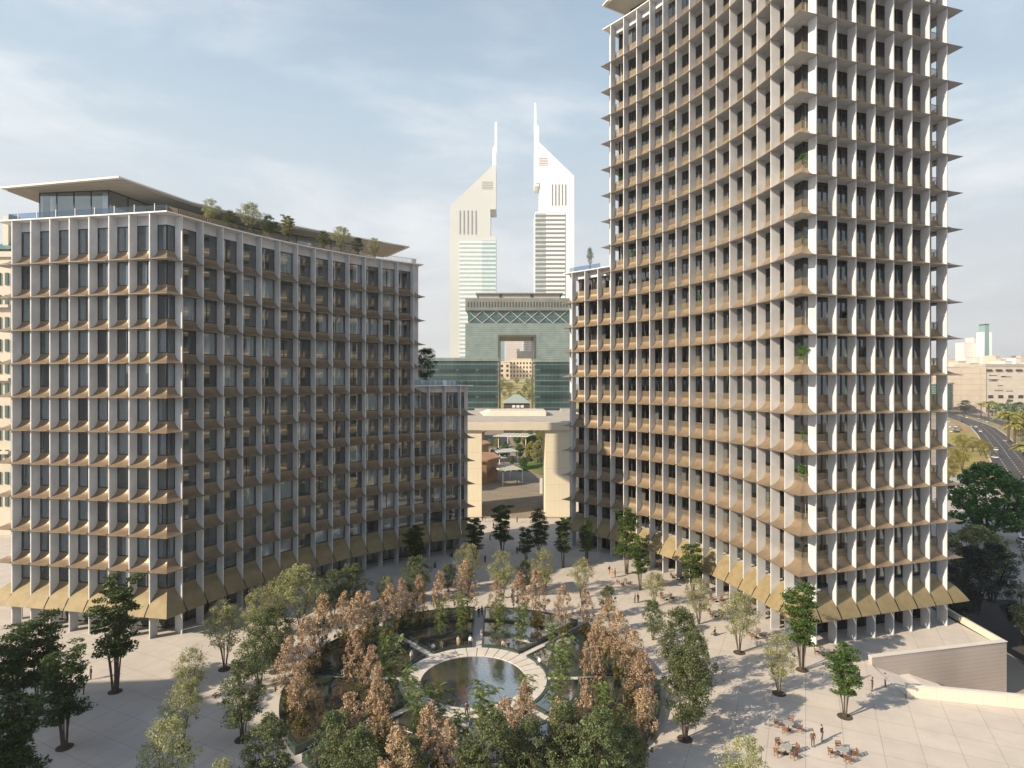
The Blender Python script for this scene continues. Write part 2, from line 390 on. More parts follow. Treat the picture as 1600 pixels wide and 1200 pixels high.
left = thing('office_building', (0,0,0), 'lower building with curved shaded facade, overhanging roof and stone fins, left of the arch', 'building')
zrL = bldg(left, pL_low, pL_top, 10, 4, 5.11, 10.04, 62.8, 36.95, 3.6, D+.06, M['glass'], False, 3)
right = thing('apartment_tower', (0,0,0), 'tallest tower with balconies, champagne sill bands and white fins, right of the plaza', 'tower')
zrR = bldg(right, pR_low, pR_top, 18, 8, 5.68, 10.6, 115.2, 62.9, 3.9, D+1.2, M['glassd'], True, 5)
# --- left roof : penthouse, overhanging roof, railings, planters
def pl(st, d): return [off2(s[0], s[1], d) for s in st]
zp = 62.88
roofp = [(-82.6,98.1),(-60.1,92.9),(-55.9,106.2),(-49.1,116.6),(-40.7,125.8),(-23.8,141.6),(-31.3,152.6),(-60,131),(-82.6,119)]
mb = MB(); cx, cy = -58, 118
mb.prism(roofp, 69.05, 69.3, 1); 
inner = [(x+(cx-x)*.03, y+(cy-y)*.03) for x, y in roofp]
mb.prism(inner, 68.75, 69.04, 0)
mb.obj('overhanging_roof', [M['roof'], M['rooftop']], left)
pent = [(-77.3,99.5),(-65,98),(-63.5,105.5),(-61,110.5),(-54,120),(-45.5,128.5),(-34,138.5)]
for i, (a, b) in enumerate(zip(pent[:-1], pent[1:])):
    n = 4 if i == 0 else 2
    for j in range(n):
        p = (a[0]+(b[0]-a[0])*j/n, a[1]+(b[1]-a[1])*j/n); q = (a[0]+(b[0]-a[0])*(j+1)/n, a[1]+(b[1]-a[1])*(j+1)/n)
        w = MB(); w.quad((p[0],p[1],zp),(q[0],q[1],zp),(q[0],q[1],68.7),(p[0],p[1],68.7)); w = w.obj('penthouse_window', M['glass'], left)
        f = MB(); f.bar((p[0],p[1],zp),(p[0],p[1],68.7), .14); f.bar((p[0],p[1],68.66),(q[0],q[1],68.66), .12); f.obj('frame', M['frame'], w)
mb = MB()
mb.prism([(-66,109.5),(-60,117),(-53,125),(-46,131),(-38,139),(-41,142),(-60,127.5),(-66,122)], zp, 68.7); mb.obj('penthouse_wall', M['slab'], left)
for x, y in ((-76,101),(-66.6,99.8),(-61,113.5),(-51,125)):
    mb = MB(); mb.cyl(x, y, zp, 68.74, .55, n=14); mb.obj('penthouse_column', M['white'], left)
mb = MB(); mb.quad((-77.3,99.5,zp),(-77.3,99.5,68.7),(-77.3,117,68.7),(-77.3,117,zp)); mb.obj('penthouse_window', M['glass'], left)
# glass guard front, picket rail on arc
q = pl(pL_top, 1.0); i0 = next(i for i, s in enumerate(pL_top) if s[3] == 1); i1 = next(i for i, s in enumerate(pL_top) if s[3] == 2)
gl = glassmat('blue_guard_glass', (.38,.50,.66), .8, .02, .05)
mb = MB()
for a, b in zip(q[i0-1:i1], q[i0:i1+1]): mb.quad((a[0],a[1],zp+.05),(b[0],b[1],zp+.05),(b[0],b[1],zp+1.25),(a[0],a[1],zp+1.25))
mb.obj('glass_guard', gl, left)
for a in q[i0+1:i1]: mb = MB(); mb.box(a[0]-.04,a[0]+.04,a[1]-.04,a[1]+.04,zp,zp+1.5); mb.obj('guard_post', M['white'], left)
mb = MB(); i2 = next(i for i, s in enumerate(pL_top) if s[3] == 3)
for a, b in zip(q[i1:i2], q[i1+1:i2+1]):
    mb.bar((a[0],a[1],zp+1.1),(b[0],b[1],zp+1.1), .06)
    for j in range(12):
        x = a[0]+(b[0]-a[0])*j/12; y = a[1]+(b[1]-a[1])*j/12; mb.box(x-.025,x+.025,y-.025,y+.025,zp,zp+1.08)
mb.obj('terrace_railing', M['goldr'], left)
mb = MB(); q = pl(pL_top, 2.6)[i1+2:i2-2]; q2 = pl(pL_top, 3.8)[i1+2:i2-2]; mb.prism(q+q2[::-1], zp, zp+.8); mb.obj('roof_planter', M['goldr'], left)
# wing roof guard + planter
mb = MB(); q = pl(pL_low, .9); j0 = i1+14
for a, b in zip(q[j0:j0+4], q[j0+1:j0+5]):
    mb.quad((a[0],a[1],37.05),(b[0],b[1],37.05),(b[0],b[1],38.2),(a[0],a[1],38.2))
mb.obj('glass_guard', M['glass'], left)
mb = MB(); q = pl(pL_low, 2.5)[j0:j0+4]; q2 = pl(pL_low, 4)[j0:j0+4]; mb.prism(q+q2[::-1], 37.03, 38.1); mb.obj('roof_planter', M['fin'], left)
# --- right roof
q = pl(pR_top, 1.5); k1 = next(i for i, s in enumerate(pR_top) if s[3] == 1); k2 = next(i for i, s in enumerate(pR_top) if s[3] == 3)
rp = pl(pR_top, .5)[k1-1:k2+1]
rp[0] = (20.1,135.3)
rp += [(q[-1][0]+1, q[-1][1]), (q[0][0]+1, q[0][1]+1)]
mb = MB(); mb.prism(rp, 121.3, 121.6, 1); mb.prism([(x+(50-x)*.02, y+(112-y)*.02) for x, y in rp], 121.0, 121.29, 0)
mb.obj('overhanging_roof', [M['roof'], M['rooftop']], right)
mb = MB(); qq = pl(pR_top, 6.5)[k1:k2]
for a, b in zip(qq[:-1], qq[1:]): mb.quad((a[0],a[1],115.3),(b[0],b[1],115.3),(b[0],b[1],121),(a[0],a[1],121))
mb.obj('penthouse_window', M['glass'], right)
mb = MB(); qq = pl(pR_top, 10)[k1+1:k2-1]
for a, b in zip(qq[:-1], qq[1:]): mb.quad((a[0],a[1],115.3),(b[0],b[1],115.3),(b[0],b[1],121),(a[0],a[1],121))
mb.obj('penthouse_wall', M['core'], right)
mb = MB(); q = pl(pR_low, .9)
for a, b in zip(q[k1:k1+3], q[k1+1:k1+4]): mb.quad((a[0],a[1],63),(b[0],b[1],63),(b[0],b[1],64.2),(a[0],a[1],64.2))
mb.obj('glass_guard', gl, right)
#PART2
# ================================================================== ground and plaza
def struct(name, mb, m, **k): return mb.obj(name, m, kind='structure', **k)
GZ = -7.0
mb = MB(); mb.quad((-4000,-200,GZ),(4000,-200,GZ),(6000,8000,GZ),(-6000,8000,GZ)); struct('ground', mb, M['sand'])
PAV = pavemat('plaza_paving', (.52,.485,.44), (.49,.455,.415), (.28,.26,.235), 3.6, 3.6, .45, .026, off_=0)
CX0, CY0 = -4.9, 77.0
podium = [(-150,-30),(95,-30),(95,62.5),(59.2,70.4),(47.4,73.0),(48.2,81.7),(70,86.6),(70,100),(74,140),(60,168),(-150,168)]
mb = MB(); mb.prism(podium, GZ, 0); struct('plaza', mb, [PAV])
mb = MB(); mb.box(-70,70,168.02,520,GZ,-.02); struct('promenade', mb, pavemat('dark_paving', (.24,.21,.175), (.29,.25,.20), (.14,.12,.10), 4, 2, .2, .06))
# ---- pool, ring and terraces
def arc(r, a0, a1, n, cx=CX0, cy=CY0): return [(cx+r*math.cos(math.radians(a0+(a1-a0)*i/n)), cy+r*math.sin(math.radians(a0+(a1-a0)*i/n))) for i in range(n+1)]
def annulus(mb, r0, r1, z0, z1, a0, a1, n, mi=0): mb.prism(arc(r1,a0,a1,n)+arc(r0,a1,a0,n), z0, z1, mi)
RI, RO = 6.65, 9.3
rc = (CX0+.3, CY0+.3)
mb = MB(); mb.add([(x,y,.10) for x,y in arc(RI+.1,0,359,72)], [tuple(range(73))]); struct('water', mb, M['pool'])
mb = MB()
for i in range(36):
    annulus(mb, RI, RO, .004, .16, i*10+.35, i*10+9.65, 4)
struct('path', mb, M['ring'])
mb = MB(); 
for i in range(4): annulus(mb, RI+.03, RO-.03, .003, .12, i*90, i*90+90, 30)
struct('path', mb, M['joint'])
PATHS = [1, 47, 91, 133, 179, 224, 267, 314]
tiers = [(RO, 13.2, .45), (13.2, 17.6, .7), (17.6, 22.6, .9)]
SEC = ['right of the pool, behind the east path', 'behind the pool to the right of the north path', 'behind the pool to the left of the north path', 'left of the pool, beyond the west path', 'left of the pool, nearer than the west path', 'in front of the pool to the left', 'in front of the pool to the right', 'right of the pool, nearer than the east path']
for k in range(8):
    a0 = PATHS[k]; a1 = PATHS[(k+1) % 8]+(360 if k == 7 else 0)
    bed = thing('planting_terrace', (0,0,0), 'stepped dark green planting terrace '+SEC[k], 'garden bed', 'curved planting terraces around the pool')
    for r0, r1, z in tiers:
        def aa(r, w=.75): return math.degrees(w/r)
        n = 16
        mb = MB(); s = arc(r0+.45, a0+aa(r0+.45,1.05), a1-aa(r0+.45,1.05), n)+arc(r1, a1-aa(r1,1.05), a0+aa(r1,1.05), n)
        mb.prism(s, .002, z-.07); mb.obj('bed_surface', M['bed'], bed)
        mb = MB(); mb.prism(arc(r0, a0+aa(r0), a1-aa(r0), n)+arc(r0+.45, a1-aa(r0+.45), a0+aa(r0+.45), n), .002, z)
        for sg, a in ((1, a0), (-1, a1)):
            p = [(CX0+r*math.cos(math.radians(a+sg*aa(r,w))), CY0+r*math.sin(math.radians(a+sg*aa(r,w)))) for r, w in ((r0+.46,.75),(r1-.01,.75),(r1-.01,1.05),(r0+.46,1.05))]
            mb.prism(p, .002, z-.002)
        mb.obj('kerb', M['kerb'], bed)
    mb = MB(); mb.prism(arc(22.6, a0+aa(22.6), a1-aa(22.6), n)+arc(23, a1-aa(23), a0+aa(23), n), .002, .9); mb.obj('kerb', M['kerb'], bed)
mb = MB()
for a in PATHS:
    c, s = math.cos(math.radians(a)), math.sin(math.radians(a))
    p = [(CX0+c*r-s*w, CY0+s*r+c*w) for r, w in ((RO+.05,-.72),(24,-.72),(24,.72),(RO+.05,.72))]; mb.prism(p, .004, .05+.03*(PATHS.index(a)%2))
struct('path', mb, M['ring'])
# ---- stair, walls on the right
WALL = bandmat('ribbed_stone', (.42,.37,.335), (.33,.29,.26), .55, .1, rough=.8, noise=.3)
mb = MB(); a, b = (48.2,81.7), (70.3,86.7); t = unit(a, b); n_ = rot90(t)
mb.prism([(a[0],a[1]-.3),(b[0],b[1]-.3),(b[0]+n_[0]*.4,b[1]+n_[1]*.4),(a[0]+n_[0]*.4,a[1]+n_[1]*.4)], GZ+.02, .9)
wl = mb.obj('stair_wall', WALL, label='tall grey stone wall dropping beside the sunken stair on the right', cat='wall')
mb = MB(); pts = [(48.6,81.55,1.0-.35),(53.5,82.65,-1.6),(55.2,83.05,-1.6),(60.5,84.2,-4.6),(63,84.8,-4.6)]
for p, q in zip(pts[:-1], pts[1:]): mb.bar(p, q, .07)
mb.bar((48.6,81.55,.65),(48.6,81.55,-.2),.07)
mb.obj('handrail', M['goldr'], label='thin bronze handrail zigzagging down the grey stair wall', cat='handrail')
mb = MB(); mb.prism([(70.02,87.2),(70.4,87.2),(71.2,103),(70.8,103)], 0.0, 1.0)
mb.obj('parapet_wall', M['cream'], label='low cream parapet wall along the edge of the raised terrace by the tower', cat='wall')
mb = MB(); a, b = (47.4,72.9), (96,62.2); mb.prism([a, b, (b[0]+.1,b[1]+.45), (a[0]+.1,a[1]+.45)], .003, 1.45)
pw = mb.obj('parapet_wall', bandmat('parapet_panels', (.58,.53,.45), (.36,.33,.28), 1.45, .03, rough=.75, vert=(2.4,.01), noise=.15), label='long low cream parapet wall in front of the sunken stair', cat='wall')
mb = MB(); mb.prism([(a[0]-.06,a[1]-.05), (b[0],b[1]-.06), (b[0]+.1,b[1]+.52), (a[0]-.0,a[1]+.52)], 1.455, 1.56); mb.obj('coping', M['ring'], pw)
mb = MB(); mb.prism([(48.1,81.32),(70.4,86.32),(70.35,87.15),(48.1,82.15)], .905, 1.0); mb.obj('coping', M['ring'], wl)
st = thing('stair', (0,0,0), 'stone stair descending between the grey wall and the cream parapet', 'stair'); 
mb = MB()
for i in range(22):
    x = 47.9+i*.42+(1.5 if i > 10 else 0); z = -.17*(i+1); x1 = x+.44 if i != 10 else x+1.96
    mb.box(x, x1, 73.2-.22*(x-47.4), 81.9+.21*(x-48.2), z-1, z)
mb.obj('steps', M['ring'], st)
mb = MB(); mb.bar((48.4,74.2,.95),(57.5,72.4,-2.8),.07); mb.bar((48.4,74.2,.95),(48.4,74.2,-.1),.07); mb.obj('handrail', M['goldr'], st)
# ---- off-frame neighbour that shades the lower left of the plaza
nb = thing('office_block', (0,0,0), 'plain stone office block standing left of the plaza, outside the photo', 'building')
mb = MB(); mb.prism([(-109.7,42),(-90.6,28.9),(-75,10),(-120,0),(-135,40)], 0, 40); mb.obj('wall', M['cream'], nb)
# ================================================================== arch
ar = thing('gateway_arch', (0,0,0), 'cream stone gateway arch standing between the two buildings', 'arch')
CR = bandmat('arch_stone', (.66,.60,.46), (.50,.45,.34), 4.5, .02, rough=.6, vert=(1.2,.035), c3=(.55,.49,.37), noise=.08)
zb = 24.3
for x0, x1 in ((-17.5,-8.45),(9.3,21)):
    mb = MB(); inn = x1 if x0 < 0 else x0; s = 1 if x0 < 0 else -1
    # leg with splayed inner reveal
    mb.prism([(x0,169.5),(x1,169.5),(x1+(-.75 if x0<0 else 0),187) if x0<0 else (x1,187),(x0 if x0<0 else x0+.1,187)], 0, zb)
    mb.obj('leg', CR, ar)
mb = MB(); mb.prism([(-20,168.6),(24,168.6),(24,236),(-20,236)], zb, 26.4); mb.obj('roof_slab', M['cream'], ar)
mb = MB(); mb.prism([(-18,171),(22,171),(22,234),(-18,234)], 26.41, 26.6); mb.obj('roof_surface', M['concrete'], ar)
mb = MB(); mb.add([(-9,196,26.62),(11,196,26.62),(13,222,26.62),(-12,222,26.62),(-7,198,28.2),(11,198,28.2),(11,214,28.2),(-8,214,28.2)],[(0,1,5,4),(1,2,6,5),(2,3,7,6),(3,0,4,7),(4,5,6,7)]); mb.obj('skylight', M['cream'], ar)
for x in (-14,-2,4,18):
    mb = MB(); mb.box(x,x+5,226,229,26.6,27.6); mb.obj('roof_unit', M['concrete'], ar)
# ================================================================== promenade behind the arch
BR = mat('terracotta', (.38,.22,.13), .8, 0, .3, .3)
for (x0,x1,y0,y1,h,lab) in ((-40,-5.5,222,250,8,'low terracotta pavilion with flat roof nearest the arch opening'),(-50,-11,275,300,8,'brown flat-roofed pavilion behind the zigzag canopies'),(-60,-16,345,420,8,'farthest brown low building seen through the arch')):
    t = thing('pavilion', (0,0,0), lab, 'building'); 
    mb = MB(); mb.prism([(x0,y0),(x1-4,y0+4),(x1,y0+12),(x1-3,y1),(x0,y1)], 0, h); mb.obj('wall', BR, t)
    mb = MB(); mb.prism([(x0-.5,y0-.8),(x1-3.5,y0+3.2),(x1+1,y0+12),(x1-2,y1),(x0,y1)], h+.01, h+.7); mb.obj('roof', BR, t)
    for i in range(5):
        mb = MB(); x = x1-30+i*4.5; mb.box(x, x+2.6, y0+3.2-.9+(0 if i<5 else 0)-1.8, y0+3.0, 1, h-1.5); mb.obj('window', M['frame'], t)
LAT = bandmat('lattice', (.62,.62,.56), (.10,.11,.10), 2.0, .45, 'Y', vert=(2.4,.35), c3=(.62,.62,.56))
for i, (x, y, w, d, rz, lab) in enumerate(((-2.2,229,12,15,.5,'white lattice canopy nearest the arch opening'),(-10,256,11,14,-.5,'second white lattice canopy in the zigzag row'),(-3.5,285,14,13,.5,'white lattice canopy at the left of the zigzag row'),(2,335,22,18,-.15,'farthest pale canopy on tall columns'))):
    t = thing('canopy', (x,y,0), lab, 'canopy', 'lattice canopies on the promenade', rz); z = 5+(3 if i == 3 else 0)
    mb = MB(); mb.prism([(-w/2,-d/2),(w/2-3,-d/2),(w/2,d/2),(-w/2+4,d/2)], z, z+.4); mb.obj('roof', LAT, t)
    for sx, sy in ((-.38,-.4),(.3,-.4),(.4,.4),(-.25,.4)):
        mb = MB(); mb.cyl(sx*w, sy*d, 0, z, .2, n=8); mb.obj('column', M['white'], t)
mb = MB(); mb.prism([(18,232),(34,232),(60,300),(60,518),(26,480),(10,330),(3,262)], -.01, .25); struct('lawn', mb, M['grass'])
mb = MB(); mb.prism([(1,258),(3,254),(24,285),(22,290)], .26, 1.4); mb.obj('hedge', M['leafT'], label='clipped green hedge edging the lawn beyond the arch', cat='hedge')
mb = MB(); mb.box(9.4,10.4,205,206,0,5); mb.obj('sign_pillar', M['white'], label='slim white sign pillar beside the lawn beyond the arch', cat='sign')
mb = MB(); mb.prism([(-70,330),(-20,345),(30,350),(60,370),(60,376),(28,356),(-22,351),(-70,337)], 0, .35); struct('lawn', mb, M['grass'])
# ================================================================== gate building
g = thing('gate_building', (0,0,0), 'grey-green stone gate-shaped office building with square opening and lattice band', 'building')
Y0 = 520; ST = bandmat('course_stone', (.21,.265,.25), (.12,.165,.155), 1.6, .22, rough=.35, noise=.45, vert=(6.,.02))
def X(p, Y=Y0): return xat(p, Y)
def Zp(p, Y=Y0): return zat(p, Y)
D2 = 60
mb = MB(); mb.box(X(727),X(778),Y0,Y0+D2,0,Zp(523)); mb.box(X(836),X(895),Y0,Y0+D2,0,Zp(523)); mb.box(X(727),X(895),Y0,Y0+D2,Zp(522.9),Zp(505)); mb.obj('wall', ST, g)
mb = MB(); mb.box(X(731),X(891),Y0+2,Y0+D2-2,Zp(504.9),Zp(485.1)); mb.obj('glass_band', bandmat('dark_band', (.04,.085,.08),(.10,.16,.15),3,.12,rough=.12,vert=(6,.06)), g)
mb = MB(); mb.box(X(727),X(895),Y0,Y0+D2,Zp(485),Zp(466)); mb.obj('attic', mat('attic_stone', (.20,.225,.20), .5, 0, .3, .1), g)
for i in range(34):
    x = X(731)+i*2.55; mb = MB(); mb.box(x,x+.9,Y0-.15,Y0+.4,Zp(480),Zp(471.5)); mb.obj('slot_window', M['frame'], g)
for i in range(7):
    x0 = X(731+i*22.2); x1 = X(731+(i+1)*22.2); mb = MB()
    mb.bar((x0,Y0+1.6,Zp(504.5)),(x1,Y0+1.6,Zp(485.5)),.45); mb.bar((x1,Y0+1.9,Zp(504.5)),(x0,Y0+1.9,Zp(485.5)),.45); mb.obj('cross_brace', M['slab'], g)
mb = MB(); mb.box(X(778)-.01,X(780.5),Y0-.6,Y0+D2,0,Zp(526)); mb.box(X(834),X(836),Y0-.6,Y0+D2,0,Zp(526)); mb.box(X(778),X(836),Y0-.6,Y0+D2,Zp(526),Zp(523.05)); mb.obj('portal_frame', mat('portal_dark', (.09,.09,.075), .4), g)
mb = MB(); mb.prism([(X(748),Y0+4),(X(875),Y0+4),(X(875),Y0+40),(X(748),Y0+40)], Zp(465.9), Zp(458.5)); mb.obj('roof_box', M['concrete'], g)
mb = MB(); mb.box(X(743),X(880),Y0+2,Y0+42,Zp(458.4),Zp(456.8)); mb.obj('roof', M['steel'], g)
for p in (782, 831):
    mb = MB(); mb.box(X(p-2),X(p+2),Y0+3.5,Y0+6,Zp(463.5),Zp(459.2)); mb.obj('roof_window', M['frame'], g)
GW2 = mat('deep_green_window', (.02,.035,.035), .1)
GG = bandmat('green_glass', (.03,.062,.062), (.11,.16,.155), 4.2, .18, rough=.08, vert=(3.1,.07), c3=(.09,.13,.12), noise=.5)
for x0, x1, top, lab in ((650,778,559,'green glass office wing left of the gate opening'),(836,900,561,'green glass office wing right of the gate opening')):
    t = thing('office_wing', (0,0,0), lab, 'building'); Y1 = 470
    mb = MB(); mb.box(xat(x0,Y1),xat(x1,Y1),Y1,Y0-1,0,zat(top+5,Y1)); mb.obj('glass_wall', GG, t)
    mb = MB(); mb.box(xat(x0,Y1)-1,xat(x1,Y1)+.5,Y1-1,Y0-1,zat(top+4.9,Y1),zat(top,Y1)); mb.obj('roof', ST, t)
    for j in range(3 if x0 < 700 else 2):
        for k in range(3):
            mb = MB(); xa = xat(x0+36+j*31, Y1) if x0 < 700 else xat(x0+8+j*26,Y1); z = zat(582+k*20, Y1); mb.box(xa, xa+13, Y1-.3, Y1+.3, z, z+2.6); mb.obj('window_band', GW2, t)
# green roofed hall in front of the gate
t = thing('tent_hall', (0,0,0), 'dark hall with shallow pale green pyramid roof in front of the gate', 'pavilion'); Y1 = 430
mb = MB(); a, b = xat(787,Y1), xat(828,Y1); mb.box(a,b,Y1,Y1+30,0,zat(632,Y1)); mb.obj('wall', mat('dark_wall',(.07,.05,.045),.7), t)
mb = MB(); c = (a+b)/2; z0, z1 = zat(630,Y1), zat(617,Y1)
mb.add([(a-1,Y1-1,z0),(b+1,Y1-1,z0),(b+1,Y1+31,z0),(a-1,Y1+31,z0),(c-2,Y1+12,z1),(c+2,Y1+12,z1)],[(0,1,5,4),(1,2,5),(2,3,4,5),(3,0,4),(3,2,1,0)]); mb.obj('roof', mat('pale_green_roof',(.30,.36,.33),.4), t)
for i in range(3):
    mb = MB(); x = a+6+i*3; mb.box(x,x+2.2,Y1-.2,Y1+.2,zat(637,Y1),zat(633,Y1)); mb.obj('window', M['white'], t)
# ================================================================== twin towers
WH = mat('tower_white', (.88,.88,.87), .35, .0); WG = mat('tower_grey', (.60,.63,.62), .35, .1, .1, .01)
def twin(name, lab, Y, outline, body, glassrect, glass2, slots, cylr, louvre, mast, flip, wm):
    t = thing(name, (0,0,0), lab, 'skyscraper')
    def XY(p): return (xat(p[0],Y), zat(p[1],Y))
    def slab(pts, y0, y1):
        mb = MB(); q = [XY(p) for p in pts]; n = len(q); ar = sum(q[i][0]*q[(i+1)%n][1]-q[(i+1)%n][0]*q[i][1] for i in range(n))
        if ar < 0: q = q[::-1]
        mb.add([(x,y0,z) for x,z in q]+[(x,y1,z) for x,z in q], [tuple(range(n)), tuple(range(2*n-1,n-1,-1))]+[(i,i+n,(i+1)%n+n,(i+1)%n) for i in range(n)]); return mb
    slab(outline, Y, Y+45).obj('shaft', wm, t)
    for r, m in ((glassrect[0], glassrect[1]), glass2):
        slab([(r[0],r[1]),(r[2],r[1]),(r[2],r[3]),(r[0],r[3])], Y-.8, Y-.02).obj('glazed_facade', m, t)
    for s in slots: slab([(s,slots_y[0]),(s+1.6,slots_y[0]),(s+1.6,slots_y[1]),(s,slots_y[1])], Y-.5, Y-.01).obj('slot_window', M['steel'], t)
    mb = MB(); mb.cyl(xat(cylr[0],Y), Y+8, zat(cylr[3],Y), zat(cylr[2],Y), cylr[1]/F*Y, n=20); mb.obj('lift_drum', mat('bronze_drum',(.50,.40,.30),.35,.4,.1,.05), t)
    for k in range(5): slab([(louvre[0],louvre[1]+k*2.6),(louvre[2],louvre[1]+k*2.6),(louvre[2],louvre[1]+1+k*2.6),(louvre[0],louvre[1]+1+k*2.6)], Y-.4, Y-.01).obj('louvre', M['concrete'], t)
    for m_ in mast: slab(m_, Y+1, Y+4).obj('mast', WH, t)
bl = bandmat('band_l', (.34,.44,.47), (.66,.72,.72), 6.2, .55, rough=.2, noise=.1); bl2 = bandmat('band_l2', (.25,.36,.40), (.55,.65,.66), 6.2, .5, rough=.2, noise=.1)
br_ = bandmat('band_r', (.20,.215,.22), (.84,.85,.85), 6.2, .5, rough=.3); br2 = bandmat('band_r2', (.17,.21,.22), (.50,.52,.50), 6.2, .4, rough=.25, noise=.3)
slots_y = (329, 366)
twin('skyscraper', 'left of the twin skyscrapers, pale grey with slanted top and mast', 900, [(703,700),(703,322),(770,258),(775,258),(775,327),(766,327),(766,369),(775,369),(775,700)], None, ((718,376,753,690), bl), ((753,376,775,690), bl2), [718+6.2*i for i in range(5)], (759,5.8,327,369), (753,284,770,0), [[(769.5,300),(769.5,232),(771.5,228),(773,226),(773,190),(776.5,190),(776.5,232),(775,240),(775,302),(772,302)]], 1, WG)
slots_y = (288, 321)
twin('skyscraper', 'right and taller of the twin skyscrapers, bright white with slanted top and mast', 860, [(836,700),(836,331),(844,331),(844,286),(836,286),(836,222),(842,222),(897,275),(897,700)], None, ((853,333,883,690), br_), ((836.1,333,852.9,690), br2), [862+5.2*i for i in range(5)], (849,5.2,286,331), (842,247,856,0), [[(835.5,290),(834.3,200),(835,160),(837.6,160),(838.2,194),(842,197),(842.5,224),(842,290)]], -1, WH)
# ================================================================== beyond the gate opening
def block(lab, px0, px1, ytop, Y, m, depth=30, base=GZ, cat='building', name='building', win=None, roofm=None, rt=1.5):
    t = thing(name, (0,0,0), lab, cat); x0, x1 = xat(px0,Y), xat(px1,Y); z1 = zat(ytop,Y)
    mb = MB(); mb.box(x0,x1,Y,Y+depth,base,z1); mb.obj('wall', m, t)
    mb = MB(); mb.box(x0-.6,x1+.6,Y-.6,Y+depth+.6,z1+.01,z1+rt); mb.obj('roof', roofm or m, t)
    if win:
        nx, nz, za, zb_, wf, wm = win
        for i in range(nx):
            for j in range(nz):
                xa = x0+(x1-x0)*(i+.5-wf/2)/nx; xb = x0+(x1-x0)*(i+.5+wf/2)/nx; z = za+(zb_-za)*(j+.2)/nz; zz = za+(zb_-za)*(j+.75)/nz
                mb = MB(); mb.box(xa,xb,Y-.25,Y+.2,z,zz); mb.obj('window', wm, t)
    return t
BE = mat('beige_render', (.62,.54,.43), .8, 0, .12, .05); GW = mat('green_window', (.08,.15,.14), .2)
mb = MB(); 
hl = [(620,6),(700,17),(780,29),(860,39),(1000,44)]
for (ya, za), (yb, zc) in zip(hl[:-1], hl[1:]): mb.quad((-60,ya,za),(80,ya,za),(80,yb,zc),(-60,yb,zc))
struct('hill', mb, mat('yellow_grass', (.36,.30,.14), .9, 0, .4, .06, (.20,.22,.07)))
mb = MB()
mb.quad((-60,830,35.1),(80,838,36.2),(80,850,37.9),(-60,842,36.9)); struct('road', mb, M['concrete'])
block('beige hotel block with rows of small windows seen through the gate opening', 796, 836, 562, 905, BE, win=(8,4,zat(590,905),zat(564,905),.45,M['frame']))
block('stepped beige upper block behind the hotel in the gate opening', 808, 836, 550, 960, BE)
block('lowest beige wing at the left inside the gate opening', 780, 797, 566, 890, BE, win=(2,3,zat(590,890),zat(568,890),.4,M['frame']))
block('pale pink gridded tower behind the gate opening', 791, 812, 500, 1250, bandmat('pinkgrid', (.66,.60,.56),(.45,.42,.42),4,.3,vert=(4,.25),c3=(.66,.60,.56)))
block('pale tower with red bands at the right inside the gate opening', 817, 836, 500, 1300, bandmat('redgrid', (.70,.66,.60),(.45,.26,.22),5,.3,vert=(9,.3),c3=(.70,.66,.60)))
block('dark glass tower at the left edge of the gate opening', 779, 788, 527, 1200, bandmat('dgl', (.20,.30,.34),(.40,.46,.46),4,.3,rough=.2))
# ================================================================== left edge building
t = block('ornate cream building with teal roofs, cut by the left edge of the photo', -90, 17, 402, 150, M['cream'], 30, 0, win=(9,11,6,66,.4,GW))
mb = MB(); z = zat(401,150)+1.6; x0, x1 = xat(-20,150), xat(20,150)
mb.add([(x0,149,z),(x1,149,z),(x1,175,z),(x0,175,z),(x0+2,158,z+5),(x1-3,158,z+5)],[(0,1,5,4),(1,2,5),(2,3,4,5),(3,0,4)]); mb.obj('hipped_roof', mat('teal_roof',(.06,.17,.16),.4), t)
mb = MB(); mb.box(xat(4,152),xat(13,152),152,158,z,z+9); mb.obj('roof_turret', M['cream'], t)
for zz in (20, 38, 56):
    mb = MB(); mb.box(xat(-90,150),xat(17.5,150),149,149.99,zz,zz+.7); mb.obj('cornice', M['cream'], t)
mb = MB(); mb.prism([(-130,105),(-82,105),(-82,105.5),(-130,105.5)],0,1.6); mb.obj('garden_wall', mat('pink_stone',(.45,.34,.28),.8), label='low pinkish wall beside the base of the left building', cat='wall')
# ================================================================== right side background
t = block('long beige exhibition building with flat roof, right horizon', 1540, 1760, 573, 850, bandmat('expo', (.58,.53,.45),(.48,.44,.37),13,.06,vert=(40,.01),noise=.15), 60, rt=4, win=(14,1,12,20,.5,M['frame']), roofm=M['concrete'])
mb = MB(); a = (xat(1540,850),849); b = (a[0]-55,920); mb.prism([a,(a[0]+.5,905),b], GZ, zat(573,850)-1); mb.obj('side_wall', bandmat('expo_shaded', (.33,.29,.24),(.25,.22,.19),8,.12,vert=(14,.03),noise=.2), t)  # side face's shade put into its colour, a darker copy of the front beige
mb = MB()
for i in range(14): mb.box(a[0]+i*14, a[0]+i*14+8, 848.5, 849.8, zat(580,850), zat(577,850))
mb.obj('clerestory_window', M['frame'], t)
mb = MB(); 
for i in range(9):
    x = xat(1542+R.uniform(0,52),850); w_ = R.uniform(5,16); z = zat(R.uniform(586,612),850); mb = MB(); mb.box(x,x+w_,849.6,850.2,z,z+.8); mb.obj('slit_window', M['frame'], t)
t = thing('glass_drum', (0,0,0), 'dark green curved glass building front beside the road', 'building')
mb = MB(); mb.cyl(xat(1476,800), 825, GZ, zat(600,800), 24, n=40); mb.obj('glass_wall', bandmat('drum', (.04,.10,.07),(.25,.30,.25),3,.2,rough=.15), t)
mb = MB(); mb.cyl(xat(1476,800), 825, zat(600,800)+.01, zat(598,800), 25, n=40); mb.obj('roof', M['concrete'], t)
